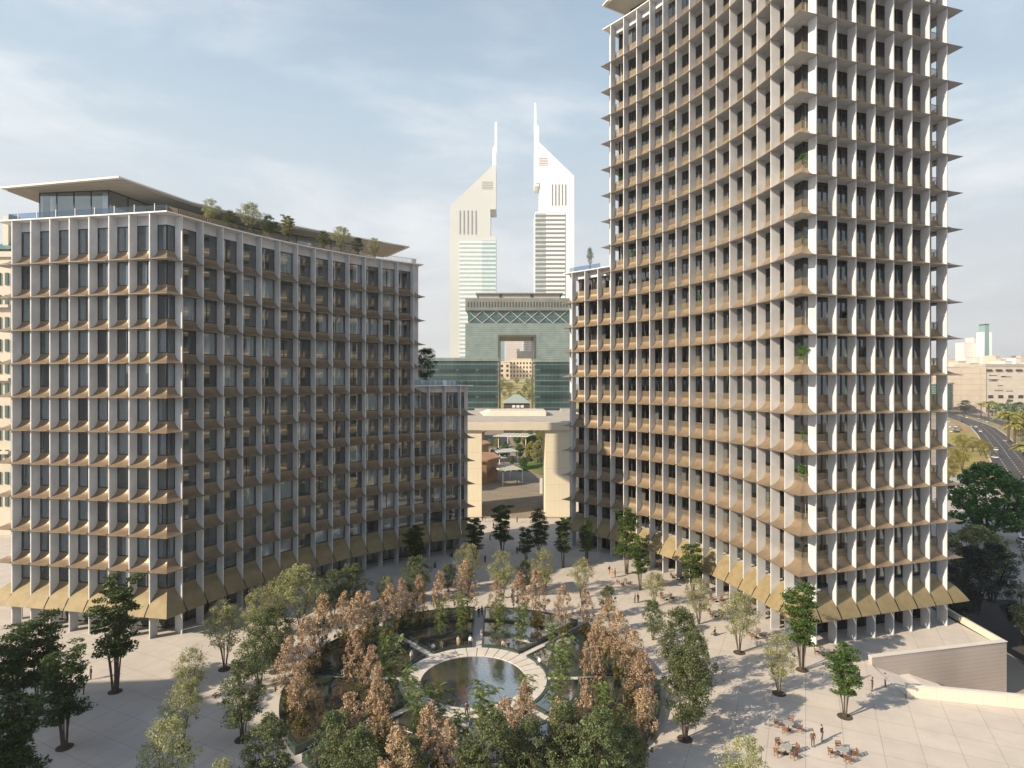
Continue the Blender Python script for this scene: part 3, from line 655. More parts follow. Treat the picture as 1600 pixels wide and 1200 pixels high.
t = block('beige wall block behind the glass drum, dark entrance sign band', 1440, 1541, 575, 900, bandmat('expo3', (.36,.32,.27),(.27,.24,.20),7,.1,vert=(16,.03),noise=.2), 40, rt=2, roofm=M['concrete'])
t = thing('skyscraper', (0,0,0), 'distant tapering teal glass tower with white flanks on the right horizon', 'skyscraper'); Y = 1500
x0, x1 = xat(1534,Y), xat(1549.5,Y)
def hexa(xa, xb, xc, xd, z0, z1, y, d, name, m):
    mb = MB(); mb.add([(xa,y,z0),(xb,y,z0),(xb,y+d,z0),(xa,y+d,z0),(xc,y,z1),(xd,y,z1),(xd,y+d,z1),(xc,y+d,z1)],[(0,1,5,4),(1,2,6,5),(2,3,7,6),(3,0,4,7),(4,5,6,7)]); mb.obj(name, m, t)
TG = mat('teal_glass', (.22,.38,.38), .25, .2)
hexa(xat(1536.5,Y),xat(1547,Y),xat(1539,Y),xat(1545.5,Y),GZ,zat(508,Y),Y,20,'glass_shaft',TG)
hexa(xat(1534.5,Y),xat(1537,Y),xat(1535,Y),xat(1538.6,Y),GZ,zat(519,Y),Y-1,20,'flank',WH); hexa(xat(1546.6,Y),xat(1549.5,Y),xat(1546,Y),xat(1549.3,Y),GZ,zat(519,Y),Y-1,20,'flank',WH)
hexa(xat(1539,Y),xat(1545.5,Y),xat(1539.6,Y),xat(1545,Y),zat(508,Y)+.01,zat(506,Y),Y,20,'crown',M['frame'])
PG = bandmat('pale_grid', (.74,.70,.66),(.56,.54,.52),6,.3,vert=(8,.3),c3=(.74,.70,.66))
block('shorter pale gridded tower left of the distant teal tower', 1506.5, 1526, 536, 1520, PG, 30)
block('taller pinkish tower between the gridded tower and the teal tower', 1521.5, 1534.5, 528, 1600, PG, 30)
for i in range(26):
    px = 1470+i*6.6+R.uniform(-2,2); Y = R.uniform(900,2000); w = R.uniform(6,16); top = R.uniform(556,572)
    block('small pale block on the right horizon, %s in the skyline' % (ordinal(i, 26) if i < 20 or i == 25 else ORD[25-i]+' from the right'), px, px+w, top, Y, BE if i % 3 else M['white'], 30, rt=1)
for i in range(10):
    px = 640+i*9; Y = R.uniform(1500,2200)
    if i < 5: block('tiny pale block on the horizon behind the left building, %s' % ordinal(i, 5), px, px+7, 570, Y, BE, 30, rt=1)
# road
def ribbon(pts_l, pts_r, z): 
    mb = MB(); n = len(pts_l)
    for i in range(n-1): mb.quad((*pts_l[i],z),(*pts_r[i],z),(*pts_r[i+1],z),(*pts_l[i+1],z))
    return mb
cl = [(75,60),(120,125),(170,190),(221,259),(281,342),(345,430),(397,503),(450,580),(497,658),(578,807),(640,1000),(700,1500)]
def offs(d):
    o = []
    for i, p in enumerate(cl):
        t = unit(cl[max(i-1,0)], cl[min(i+1,len(cl)-1)]); o.append((p[0]+t[1]*d, p[1]-t[0]*d))
    return o
struct('road', ribbon(offs(-10), offs(10), GZ+.02), M['asphalt'])
struct('road', ribbon(offs(20), offs(36), GZ+.025), M['asphalt'])
struct('verge', ribbon(offs(-19)[3:], offs(-11)[3:], GZ+.03), mat('orange_ground', (.40,.26,.09), .9, 0, .3, .1))
struct('median', ribbon(offs(11), offs(19), GZ+.035), mat('dry_grass', (.30,.25,.10), .9, 0, .4, .1))
for d in (-9.6, 9.6): struct('kerb', ribbon(offs(d-.4), offs(d+.4), GZ+.15), M['cream'])
mb = MB()
for d in (-4.6, 0, 4.6):
    for (a, b) in zip(offs(d)[:-1], offs(d)[1:]):
        L_ = math.dist(a, b); t = unit(a, b); k = 0
        while k < L_-3: 
            p = (a[0]+t[0]*k, a[1]+t[1]*k); q = (p[0]+t[0]*4, p[1]+t[1]*4); w = (t[1]*.14, -t[0]*.14)
            mb.quad((p[0]-w[0],p[1]-w[1],GZ+.045),(p[0]+w[0],p[1]+w[1],GZ+.045),(q[0]+w[0],q[1]+w[1],GZ+.045),(q[0]-w[0],q[1]-w[1],GZ+.045)); k += 10
struct('road_marking', mb, M['white'])
mb = MB(); mb.prism([gp(1480,690,GZ),gp(1545,745,GZ),gp(1600,830,GZ),gp(1600,860,GZ),gp(1560,900,GZ),gp(1470,900,GZ),gp(1440,760,GZ)], GZ-.5, GZ+.012); struct('side_road', mb, M['concrete'])
mb = MB(); mb.prism([(72,60),(80,60),(106,104),(100,112),(110,160),(104,160),(84,108)], GZ-.5, GZ+.016); struct('service_road', mb, M['asphalt'])
mb = MB(); mb.prism([gp(1478,668,GZ),gp(1522,676,GZ),gp(1548,705,GZ),gp(1548,722,GZ),gp(1520,735,GZ),gp(1470,745,GZ)], GZ-.5, GZ+.05); struct('verge', mb, mat('yellow_verge', (.34,.28,.08), .9, 0, .3, .1))
t = thing('site_fence', (0,0,0), 'white panel fence along the gravel lot at the lower right', 'fence')
for i in range(9):
    a, b = gp(1515+i*10, 912, GZ), gp(1525+i*10, 912, GZ); mb = MB(); mb.bar((a[0],a[1],GZ+1.1),(b[0]-.1,b[1],GZ+1.1), .08, 2.2); mb.obj('panel', M['white'], t)
mb = MB(); mb.prism([gp(1490,880,GZ),gp(1620,880,GZ),gp(1620,940,GZ),gp(1530,935,GZ)], GZ-.5, GZ+.02); struct('gravel_lot', mb, M['concrete'])
# dark low volume under big flank of tower is left to real shade
# ================================================================== trees
def leafcloud(mb, c, rad, n, size, rr, flat=1.0, mi=0, hollow=.5):
    for _ in range(n):
        while True:
            v = Vector((rr.uniform(-1,1), rr.uniform(-1,1), rr.uniform(-1,1))); l = v.length
            if hollow < l < 1 or (l <= hollow and rr.random() < .3): break
        p = Vector(c)+Vector((v.x*rad, v.y*rad, v.z*rad*flat))
        a = Vector((rr.uniform(-1,1), rr.uniform(-1,1), rr.uniform(-.6,.6))).normalized(); b = a.cross(Vector((rr.uniform(-1,1), rr.uniform(-1,1), 1))).normalized()
        s = size*rr.uniform(.6,1.3); a *= s; b *= s*.6
        mb.add([p-a, p-b*.9, p+a, p+b], [(0,1,2,3)], mi)
def make_tree(kind, rr):
    """returns trunk MB, crown MBs; height 10 m"""
    tk = MB(); cr = MB(); cr2 = MB(); tips = []
    if kind == 'M': ns, spread, z0, base = 7, 1.25, 3.2, .17
    elif kind == 'O': ns, spread, z0, base = 8, 2.4, 3.0, .14
    elif kind == 'G': ns, spread, z0, base = 5, 2.0, 2.2, .18
    elif kind == 'R': ns, spread, z0, base = 4, 1.3, 2.0, .15
    elif kind == 'F': ns, spread, z0, base = 3, 1.2, 1.6, .1
    elif kind == 'T': ns, spread, z0, base = 6, 5.5, 3.0, .6
    else: ns, spread, z0, base = 4, 2.2, 2.5, .3
    for i in range(ns):
        a = 2*math.pi*i/ns+rr.uniform(-.4,.4); r = spread*rr.uniform(.45,1); h = rr.uniform(7.0,9.4) if kind not in 'T' else rr.uniform(6,8.5)
        bx, by = .35*math.cos(a)*base/.25*.8, .35*math.sin(a)*base/.25*.8
        pts = []; 
        for k in range(6):
            f = k/5; pts.append((bx+math.cos(a)*r*f**1.3+rr.uniform(-.08,.08)*k*.4, by+math.sin(a)*r*f**1.3+rr.uniform(-.08,.08)*k*.4, h*f))
        tk.tube(pts, [base*.5*(1-.85*k/5) for k in range(6)], 5)
        for k in (2,3,4,5):
            if kind in 'MRF' or k > 2:
                p = pts[k]; tips.append((p, k))
                for j in range(2):
                    b = rr.uniform(0,6.28); l = spread*rr.uniform(.3,.65)*(1.2-.15*k); q = (p[0]+math.cos(b)*l, p[1]+math.sin(b)*l, min(9.6, p[2]+rr.uniform(.1,.8)))
                    tk.tube([p, q], [base*.16, base*.05], 4); tips.append((q, k))
    def wid(z):
        f = z/10
        if kind == 'M': return 1.55*math.sin(math.pi*min(1, max(0.05,(f-.18)/.84))**.8)+.5
        if kind == 'O': return 2.9*math.sin(math.pi*min(1,max(0.05,(f-.22)/.80))**1.1)+.3
        if kind == 'G': return 2.7*math.sin(math.pi*min(1,max(0.05,(f-.15)/.87))**.9)+.4
        if kind == 'R': return 1.75*math.sin(math.pi*min(1,max(0.04,(f-.1)/.92))**.85)+.3
        if kind == 'F': return 1.35*math.sin(math.pi*min(1,max(0.04,(f-.12)/.9))**.8)+.15
        if kind == 'T': return 6.0*math.sin(math.pi*min(1,max(0.05,(f-.02)/1.0))**1.0)+.5
        return 3*math.sin(math.pi*min(1,max(0.05,(f-.2)/.82)))+.4
    if kind == 'M':
        for p, k in tips:
            if p[2] > 3.0: leafcloud(cr, (p[0]*1.15,p[1]*1.15,p[2]+.2), rr.uniform(.45,.95), 85, .13, rr, .3, hollow=.1)
        for _ in range(30):
            z = rr.uniform(3.0,9.7); a = rr.uniform(0,6.28); w = wid(z)*rr.uniform(.5,1); leafcloud(cr, (w*math.cos(a),w*math.sin(a),z), rr.uniform(.4,.95), 90, .13, rr, .3, hollow=.1)
    elif kind in 'OGX':
        ls, nn = (.105, 75) if kind == 'O' else (.12, 88)
        for _ in range(105 if kind == 'O' else 120):
            z = rr.uniform(3.0 if kind == 'O' else 2.3, 9.7); a = rr.uniform(0,6.28); w = wid(z)*math.sqrt(rr.uniform(.08,1))*rr.uniform(.8,1.08)
            leafcloud(cr, (w*math.cos(a),w*math.sin(a),z), rr.uniform(.35,.85), nn, ls, rr, .9, hollow=.1)
    elif kind == 'R':
        for _ in range(118):
            z = rr.uniform(1.4,9.9); a = rr.uniform(0,6.28); w = wid(z)*math.sqrt(rr.uniform(.05,1.25))
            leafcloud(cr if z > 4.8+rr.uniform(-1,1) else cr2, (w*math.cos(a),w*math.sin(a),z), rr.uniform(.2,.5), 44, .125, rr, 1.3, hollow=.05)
    elif kind == 'F':
        for p, k in tips+[((rr.uniform(-1,1)*wid(z)*.7, rr.uniform(-1,1)*wid(z)*.7, z), 3) for z in [rr.uniform(1.5,9) for _ in range(26)]]:
            for j in range(2):      # drooping fronds
                a = rr.uniform(0,6.28); l = rr.uniform(.7,1.5)
                for s in range(16):
                    f = s/15; x = p[0]+math.cos(a)*l*f; y = p[1]+math.sin(a)*l*f; z = p[2]+.9*f-1.1*f*f
                    for sg in (-1,1):
                        dx, dy = -math.sin(a)*sg*.3*(1-f*.7), math.cos(a)*sg*.3*(1-f*.7)
                        cr.add([(x,y,z),(x+dx*.5+math.cos(a)*.06,y+dy*.5+math.sin(a)*.06,z+.03),(x+dx,y+dy,z-.08),(x+dx*.5-math.cos(a)*.06,y+dy*.5-math.sin(a)*.06,z-.02)],[(0,1,2,3)])
    elif kind == 'T':
        for _ in range(240):
            z = rr.uniform(1.6,9.8); a = rr.uniform(0,6.28); w = wid(z)*math.sqrt(rr.uniform(.1,1))
            leafcloud(cr, (w*math.cos(a),w*math.sin(a),z), rr.uniform(.5,1.1), 62, .24, rr, .55, hollow=.1)
    return tk, cr, cr2
PROTO = {}
TREENAME = dict(M='maple_tree', O='olive_tree', G='multi_stem_tree', R='copper_tree', F='feathery_tree', T='broad_tree', X='shade_tree')
LEAFM = dict(M='leafM', L='leafMl', O='leafO', G='leafG', R='leafR', F='leafF', T='leafT', X='leafX', Y='leafY')
def protos():
    rr = random.Random(11)
    for kind, nv in (('M',3),('O',3),('G',3),('R',4),('F',3),('T',1),('X',2)):
        PROTO[kind] = []
        for v in range(nv):
            tk, cr, cr2 = make_tree(kind, rr)
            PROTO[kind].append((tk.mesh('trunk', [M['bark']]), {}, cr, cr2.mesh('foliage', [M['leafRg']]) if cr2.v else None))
protos()
pitm = MB(); pitm.cyl(0,0,.002,.05,.8,n=24); pitm = pitm.mesh('tree_pit', [M['soil']])
def crown_mesh(kind, v, leaf):
    t = PROTO[kind][v]
    if leaf not in t[1]: t[1][leaf] = t[2].mesh('crown', [M[LEAFM[leaf]]])
    return t[1][leaf]
TREES = []
def tree(kind, x, y, h, zone, w=1., leaf=None, z=0., pit=False, desc=None):
    rr = R; v = rr.randrange(len(PROTO[kind])); s = h/10.
    t = thing(TREENAME[kind], (x,y,z)); t.rotation_euler[2] = rr.uniform(0,6.28); sx = s*w
    t.scale = (sx, sx, s)
    tk, _, _, c2 = PROTO[kind][v]
    link('trunk', tk, t); link('crown', crown_mesh(kind, v, leaf or kind), t)
    if c2: link('lower_foliage', c2, t)
    if pit:
        p = link('tree_pit', pitm, t); p.scale = (1/sx,1/sx,1/s)
    TREES.append((t, kind, zone, proj(x,y,z)[0], desc)); return t
def treepx(kind, px, py, top, zone, w=1., leaf=None, z=0., pit=False, desc=None):
    x, y = gp(px, py, z); h = (py-top)*y/F
    return tree(kind, x, y, h, zone, w, leaf, z, pit, desc)
# plaza maples
for a in ((180,1081,903,'in front of the left building',1.0,'M'),(101,1168,1012,'at the lower left of the plaza',1.15,'M'),(62,1115,962,'at the lower left of the plaza',1.1,'M'),(20,1130,985,'at the lower left of the plaza',1.2,'M'),(18,1265,1085,'at the lower left of the plaza',1.4,'M'),
          (1320,1120,1007,'at the right of the plaza near the stair',1.05,'L'),(1253,1047,912,'by the corner of the tall tower',1.0,'L'),
          (979,897,797,'along the curved foot of the tall tower',1.0,'L'),(1000,922,838,'along the curved foot of the tall tower',.9,'L'),(1083,932,850,'along the curved foot of the tall tower',1.05,'L'),
          (880,887,808,'near the gateway arch',.85,'M'),(917,880,812,'near the gateway arch',.95,'L'),(785,870,788,'near the gateway arch',1.1,'M'),(842,876,797,'near the gateway arch',1.,'M'),(822,880,825,'near the gateway arch',1.1,'M'),(742,878,808,'near the gateway arch',1.2,'M'),(648,892,822,'by the shaded curved facade',1.2,'M')):
    treepx('M', a[0], a[1], a[2], a[3], a[4], a[5], pit=a[1] > 1000)
for a in ((351,1046,938,'on the left of the plaza',1.05),(285,1172,1060,'on the left of the plaza',.85),(300,1095,1012,'on the left of the plaza',1.1),(262,1290,1120,'on the left of the plaza',.8),
          (1217,1084,990,'at the foot of the tall tower',.95),(1155,1020,925,'at the foot of the tall tower',1.1),(1092,975,903,'at the foot of the tall tower',1.0),(1022,948,893,'at the foot of the tall tower',1.1),
          (1165,1290,1150,'at the bottom right of the plaza',.9),(345,1290,1185,'on the left of the plaza',.8),
          (402,1000,918,'in the back row of the garden',1.1),(432,985,905,'in the back row of the garden',1.0),(470,985,882,'in the back row of the garden',1.2),(505,975,915,'in the back row of the garden',1.2),(732,925,848,'in the back row of the garden',1.),(785,935,860,'in the back row of the garden',1.05),(850,930,858,'in the back row of the garden',1.1),(908,935,872,'in the back row of the garden',1.05)):
    treepx('O', a[0], a[1], a[2], a[3], a[4], pit=a[1] > 1000 and a[1] < 1200)
for a in ((379,1156,1030,'on the left of the plaza',.95),(405,1075,960,'on the left of the plaza',1.),(430,1050,945,'on the left of the plaza',1.),(1070,1155,1010,'right of the garden',.95),(1062,1075,950,'right of the garden',1.0),(1085,1115,985,'right of the garden',.9),(1020,1000,938,'right of the garden',1.0),
          (420,1245,1120,'along the bottom edge of the photo',1.1),(525,1240,1110,'along the bottom edge of the photo',1.),(560,1265,1135,'along the bottom edge of the photo',1.),(640,1270,1150,'along the bottom edge of the photo',.9),(770,1275,1115,'along the bottom edge of the photo',1.),(830,1265,1125,'along the bottom edge of the photo',1.),(885,1255,1100,'along the bottom edge of the photo',1.),(935,1270,1110,'along the bottom edge of the photo',1.),(983,1240,1130,'along the bottom edge of the photo',.9),(735,1285,1160,'along the bottom edge of the photo',1),
          (520,965,892,'in the back row of the garden',1.2),(550,955,880,'in the back row of the garden',1.2),(603,950,900,'in the back row of the garden',1.1),(650,940,868,'in the back row of the garden',1.15),(700,925,880,'in the back row of the garden',1.),(820,925,875,'in the back row of the garden',1.),(950,965,915,'in the back row of the garden',1.)):
    treepx('G', a[0], a[1], a[2], a[3], a[4], 'O' if a[1] < 970 and a[0] % 2 else 'G', pit=a[1] > 1000 and a[1] < 1200)
# copper ring
for a in ((469,1159,1035,'left of the pool',.85),(452,1120,995,'left of the pool',.8),(478,1085,965,'left of the pool',.8),(505,1040,930,'left of the pool',.9),(538,1015,925,'left of the pool',.85),(560,1040,925,'left of the pool',.85),(574,1000,925,'left of the pool',.9),(598,1185,1090,'in front of the pool',.9),
          (608,1005,912,'behind the pool',.9),(628,990,905,'behind the pool',.8),(655,985,900,'behind the pool',.8),(688,990,893,'behind the pool',.75),(727,985,875,'behind the pool',.8),(775,985,905,'behind the pool',.75),(812,980,895,'behind the pool',.85),(838,990,890,'behind the pool',.9),(880,1005,915,'behind the pool',.8),(915,1000,920,'behind the pool',.8),
          (950,1035,935,'right of the pool',.8),(968,1075,955,'right of the pool',.8),(990,1105,985,'right of the pool',.85),(1003,1150,1020,'right of the pool',.85),(935,1060,965,'right of the pool',.8),
          (545,1225,1085,'in front of the pool',.95),(672,1235,1100,'in front of the pool',.95),(620,1290,1135,'in front of the pool',.9),(790,1235,1090,'in front of the pool',.85),(820,1200,1065,'in front of the pool',.75),(873,1235,1095,'in front of the pool',.8),(700,1260,1125,'in front of the pool',.8),(1005,1200,1080,'right of the pool',.9),(915,1230,1075,'in front of the pool',.8),
          (580,1120,1010,'left of the pool',.75),(555,1110,985,'left of the pool',.7),(590,1180,1045,'left of the pool',.8),(925,1130,990,'right of the pool',.65)):
    lower = a[1] in (1040,1110,1120,1130,1180,1060)
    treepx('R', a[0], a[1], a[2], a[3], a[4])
for a in ((612,1105,985,'left of the pool',.9),(600,1050,975,'left of the pool',.9),(640,1120,1030,'left of the pool',1.),(632,1085,1045,'left of the pool',1.3),(655,1180,1062,'beside the ring path',1.),(684,1160,1060,'in front of the pool',1.1),(757,1180,1062,'in front of the pool',1.3),(820,1150,1048,'in front of the pool',1.),(872,1110,1005,'right of the pool',.9),(885,1075,990,'right of the pool',1.),(868,1160,1050,'right of the pool',.9),(640,985,935,'behind the pool',1.1),(690,1000,930,'behind the pool',1.),(722,1000,925,'behind the pool',1.1),(780,1000,930,'behind the pool',1.1),(815,1010,945,'behind the pool',1.1),(862,1020,965,'behind the pool',1.1),(585,1000,940,'left of the pool',1.1),(940,1170,1060,'right of the pool',1.),(965,1200,1100,'right of the pool',1.),(800,1215,1120,'in front of the pool',1.),(720,1215,1105,'in front of the pool',1.)):
    treepx('F', a[0], a[1], a[2], a[3], a[4])
# background trees
tr = R
treepx('T', 1543, 845, 726, 'beside the road on the right', .8, z=GZ, desc='broad deep green tree')
treepx('T', 1528, 905, 822, 'below the broad tree at the right edge', .9, 'O', z=GZ, desc='thin grey-green spreading tree')
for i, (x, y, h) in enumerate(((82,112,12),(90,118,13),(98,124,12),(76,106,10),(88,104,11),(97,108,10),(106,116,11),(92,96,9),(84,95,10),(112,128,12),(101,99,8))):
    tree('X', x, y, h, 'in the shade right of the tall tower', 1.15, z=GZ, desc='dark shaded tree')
for px, py, top, w in ((1490,745,700,1.1),(1503,735,690,1.1),(1480,760,715,1.2),(1505,700,678,1.6),(1520,706,682,1.5),(1532,712,686,1.4),(1541,716,690,1.3),(1497,700,680,1.4)):
    treepx('O', px, py, top, 'between the side road and the main road', w, 'Y', z=GZ, desc='small yellow-leaved street tree')
for px, py, top, w in ((1508,645,625,1.5),(1520,642,628,1.5),(1566,655,630,1.3),(1592,655,628,1.5),(1500,640,622,1.4),(1582,668,640,1.2),(1597,690,650,1.1),(1486,640,622,1.5),(1529,644,626,1.4),(1550,650,626,1.3),(1578,648,624,1.3),(1587,680,648,1.1),(1545,640,624,1.4)):
    treepx('G', px, py, top, 'beyond the main road', w, 'Y' if px % 2 else 'T', z=GZ, desc='bushy street tree')
for i in range(30):
    px = R.uniform(782,832); Y = R.uniform(640,840); tree('O', xat(px,Y), Y, R.uniform(6,10), 'inside the gate opening', 1.6, R.choice('YYTO'), z=6+(Y-620)*.136, desc='small sunlit tree')
for i, (px, py, top, lf) in enumerate(((842,735,688,'O'),(830,728,690,'Y'),(851,728,680,'T'),(812,724,694,'T'),(792,722,698,'M'),(785,722,700,'T'),(822,706,672,'Y'),(838,704,670,'O'),(808,704,674,'T'),(849,706,670,'Y'),(778,722,700,'M'),(829,710,676,'T'),(770,728,702,'G'),(777,708,684,'Y'),(790,712,690,'T'),(765,706,686,'O'),(800,735,712,'G'),(818,742,714,'T'))):
    treepx('T', px, py-8, top, 'seen through the arch', .55, lf, desc='leafy park tree')
# roof plants
q = pl(pL_top, 3.2)
for i, (k, h, kd) in enumerate(((i1+3,4.2,'O'),(i1+4,3.2,'G'),(i1+5,5.6,'O'),(i1+6,4.2,'G'),(i1+7,5.,'M'),(i1+9,3.6,'G'),(i1+10,5.2,'O'),(i1+11,3.6,'G'),(i1+12,4.2,'O'))):
    a = q[min(k, len(q)-1)]; tree(kd, a[0], a[1], h, 'on the roof terrace of the left building', 1.3, 'G' if i % 2 else 'O', z=zp+.7, desc='small potted roof tree')
a = pl(pL_low, 4.5)[j0+1]; tree('G', a[0]+1, a[1], 8.2, 'on the low roof terrace beside the gate building', 1.25, 'M', z=37.05, desc='dark bushy roof tree')
a = pl(pR_low, 2)[k1+2]; tree('O', a[0], a[1], 5.5, 'on the step-back terrace of the tall tower', .5, 'G', z=62.95, desc='thin potted terrace tree')
KD = dict(M='dark layered maple', O='pale olive multi-stem tree', G='green multi-stem tree', R='copper-leaved slender tree', F='feathery bright green sapling', T='broad tree', X='dark tree')
zones = {}
for t in TREES: zones.setdefault(((t[4] or KD[t[1]]), t[2]), []).append(t)
for (d, zn), ts in zones.items():
    ts.sort(key=lambda t: t[3])
    for i, t in enumerate(ts):
        tag(t[0], '%s %s%s' % (d, zn, '' if len(ts) == 1 else ', '+ordinal(i, len(ts))), 'tree', '%ss %s' % (d, zn) if len(ts) > 1 else None)
# ================================================================== palms
def palm_mesh():
    tk = MB(); tk.tube([(0,0,0),(.1,0,3),(0,.1,7)], [.28,.22,.18], 7); cr = MB(); rr = random.Random(4)
    for i in range(22):
        a = i*2.4; e = rr.uniform(-.2,1.0)
        prev = None
        for s in range(7):
            f = s/6; r = 2.9*f; z = 7+math.sin(e)*r*.9-1.5*f*f; w = .38*(1-abs(f-.4)); x, y = math.cos(a)*r*math.cos(e), math.sin(a)*r*math.cos(e)
            cur = ((x-math.sin(a)*w,y+math.cos(a)*w,z-.15),(x,y,z),(x+math.sin(a)*w,y-math.cos(a)*w,z-.15))
            if prev: cr.add([*prev,*cur],[(0,1,4,3),(1,2,5,4)])
            prev = cur
    return tk.mesh('trunk',[M['bark']]), cr.mesh('fronds',[M['leafY']])
pt, pf = palm_mesh(); pal = [(1545,655,625),(1533,650,628),(1575,690,640),(1585,700,655),(1598,668,640),(1570,672,640),(1555,648,628),(1600,735,690),(1562,644,626)]
for i, (px, py, top) in enumerate(sorted(pal)):
    x, y = gp(px, py, GZ); s = (py-top)*y/F/8.2; t = thing('palm_tree', (x,y,GZ), 'date palm on the road median, %s' % ordinal(i, len(pal)), 'palm tree', 'palms along the road', R.uniform(0,6)); t.scale = (s*1.2,s*1.2,s)
    link('trunk', pt, t); link('fronds', pf, t)
# ================================================================== street lamps
lm = MB(); lm.cyl(0,0,0,10,.14,.08,8); lm = lm.mesh('pole',[M['steel']]); la = MB(); la.bar((0,0,9.9),(1.8,0,10.2),.1); la.bar((0,0,9.9),(-1.8,0,10.2),.1); la = la.mesh('arm',[M['steel']]); lh = MB(); lh.box(1.4,2.3,-.2,.2,10.1,10.3); lh.box(-2.3,-1.4,-.2,.2,10.1,10.3); lh = lh.mesh('lamp_head',[M['white']])
lamps = [(1499,654),(1528,662),(1536,664),(1547,666),(1593,697),(1577,652)]
for i, (px, py) in enumerate(lamps):
    x, y = gp(px, py, GZ); t = thing('street_lamp', (x,y,GZ), 'double-armed street lamp on the road, %s' % ordinal(i, len(lamps)), 'street lamp', 'street lamps along the road', .9); t.scale = (1,1,1.2)
    link('pole', lm, t); link('arm', la, t); link('lamp_head', lh, t)
# ================================================================== cars
def car_meshes(col, nm):
    body = MB(); prof = [(-2.2,.35),(-2.25,.75),(-1.5,.92),(-.9,.95),(1.1,.98),(2.0,.9),(2.25,.7),(2.2,.35)]
    n = len(prof); body.add([(x,-.88,z) for x,z in prof]+[(x,.88,z) for x,z in prof], [tuple(range(n)), tuple(range(2*n-1,n-1,-1))]+[(i,i+n,(i+1)%n+n,(i+1)%n) for i in range(n)])
    cb = MB(); cb.add([(-1.55,-.8,.93),(1.35,-.8,.97),(1.35,.8,.97),(-1.55,.8,.93),(-.7,-.66,1.45),(.75,-.66,1.45),(.75,.66,1.45),(-.7,.66,1.45)],[(0,1,5,4),(1,2,6,5),(2,3,7,6),(3,0,4,7)])
    rf = MB(); rf.box(-.72,.77,-.67,.67,1.452,1.5)
    wh = MB(); wh.tube([(0,-.1,0),(0,.1,0)],[.33,.33],14)
    m = mat(nm, col, .3, .2)
    return body.mesh('body',[m]), cb.mesh('cabin_glass',[M['frame']]), rf.mesh('roof',[m]), wh.mesh('wheel',[M['joint']])
CM = dict(white=car_meshes((.75,.75,.73),'white_paint'), black=car_meshes((.03,.03,.035),'black_paint'), silver=car_meshes((.40,.41,.42),'silver_paint'), red=car_meshes((.35,.05,.04),'red_paint'))
cars = [(1525,668,'white','on the main road',.95),(1532,675,'white','on the main road',.95),(1518,667,'silver','on the main road',.95),(1506,651,'black','on the main road',.9),(1511,653,'white','on the main road',.9),(1503,660,'black','on the main road',.95),(1483,660,'white','on the main road',.95),
        (1556,704,'white','at the junction by the verge',.95),(1553,716,'white','at the junction by the verge',1.3),(1535,726,'black','on the side road above the broad tree',.4),(1570,690,'silver','on the main road',1.),
        (1487,668,'white','in the car park left of the road',.4),(1492,671,'silver','in the car park left of the road',.4),(1497,668,'white','in the car park left of the road',.4),(1489,675,'white','in the car park left of the road',.4),(1495,676,'black','in the car park left of the road',.4),(1500,673,'silver','in the car park left of the road',.4),
        (1542,660,'white','on the far carriageway',.9),(1530,655,'silver','on the far carriageway',.9),(1569,667,'white','on the far carriageway',.9),(1598,848,'white','on the gravel road at the right edge',1.2)]
cg = {}
for c in cars: cg.setdefault((c[2],c[3]), []).append(c)
for (col, zn), cs in cg.items():
    for i, (px, py, _, _, rz) in enumerate(sorted(cs)):
        x, y = gp(px, py, GZ); t = thing('parked_car' if 'park' in zn else 'car', (x,y,GZ+.03), '%s car %s%s' % (col, zn, '' if len(cs) == 1 else ', '+ordinal(i, len(cs))), 'car', 'cars on and beside the road', rz)
        if px != 1598: t.scale = (1.25,1.25,1.25)
        b, g_, r_, w_ = CM[col]; link('body', b, t); link('cabin_glass', g_, t); link('roof', r_, t)
        for sx in (-1.4,1.4):
            for sy in (-.82,.82): link('wheel', w_, t, (sx,sy,.33))
# ================================================================== furniture
def chair_parts():
    p = {}
    m = MB(); m.box(-.26,.26,-.24,.26,.42,.47); p['seat'] = m.mesh('seat',[M['wood']])
    m = MB(); m.bar((-.24,-.26,.84),(.24,-.26,.84),.05,.09); m.bar((-.24,-.26,.66),(.24,-.26,.66),.04,.1); m.bar((-.25,-.25,.45),(-.25,-.27,.88),.045); m.bar((.25,-.25,.45),(.25,-.27,.88),.045)
    m.bar((-.2,-.255,.56),(.2,-.255,.56),.03,.08); p['backrest'] = m.mesh('backrest',[M['wood']])
    m = MB(); m.bar((0,-.26,.66),(0,.24,.66),.06,.035); m.bar((0,.22,.64),(0,.22,.45),.04); p['armrest'] = m.mesh('armrest',[M['wood']])
    m = MB(); m.bar((0,0,0),(0,0,.43),.045); p['leg'] = m.mesh('leg',[M['wood']]); return p
CP = chair_parts()
def chair(x, y, rz, lab, grp):
    t = thing('armchair', (x,y,0.004), lab, 'chair', grp, rz); link('seat', CP['seat'], t); link('backrest', CP['backrest'], t)
    for s in (-1,1):
        link('armrest', CP['armrest'], t, (s*.27,0,0))
        for yy in (-.22,.22): link('leg', CP['leg'], t, (s*.23,yy,0))
    return t
tt = MB(); tt.cyl(0,0,.71,.75,.55,n=24); tt = tt.mesh('tabletop',[M['tabletop']]); tp = MB(); tp.cyl(0,0,.03,.71,.05,n=8); tp = tp.mesh('pedestal',[M['frame']]); tb = MB(); tb.cyl(0,0,0,.03,.28,n=16); tb = tb.mesh('base',[M['frame']])
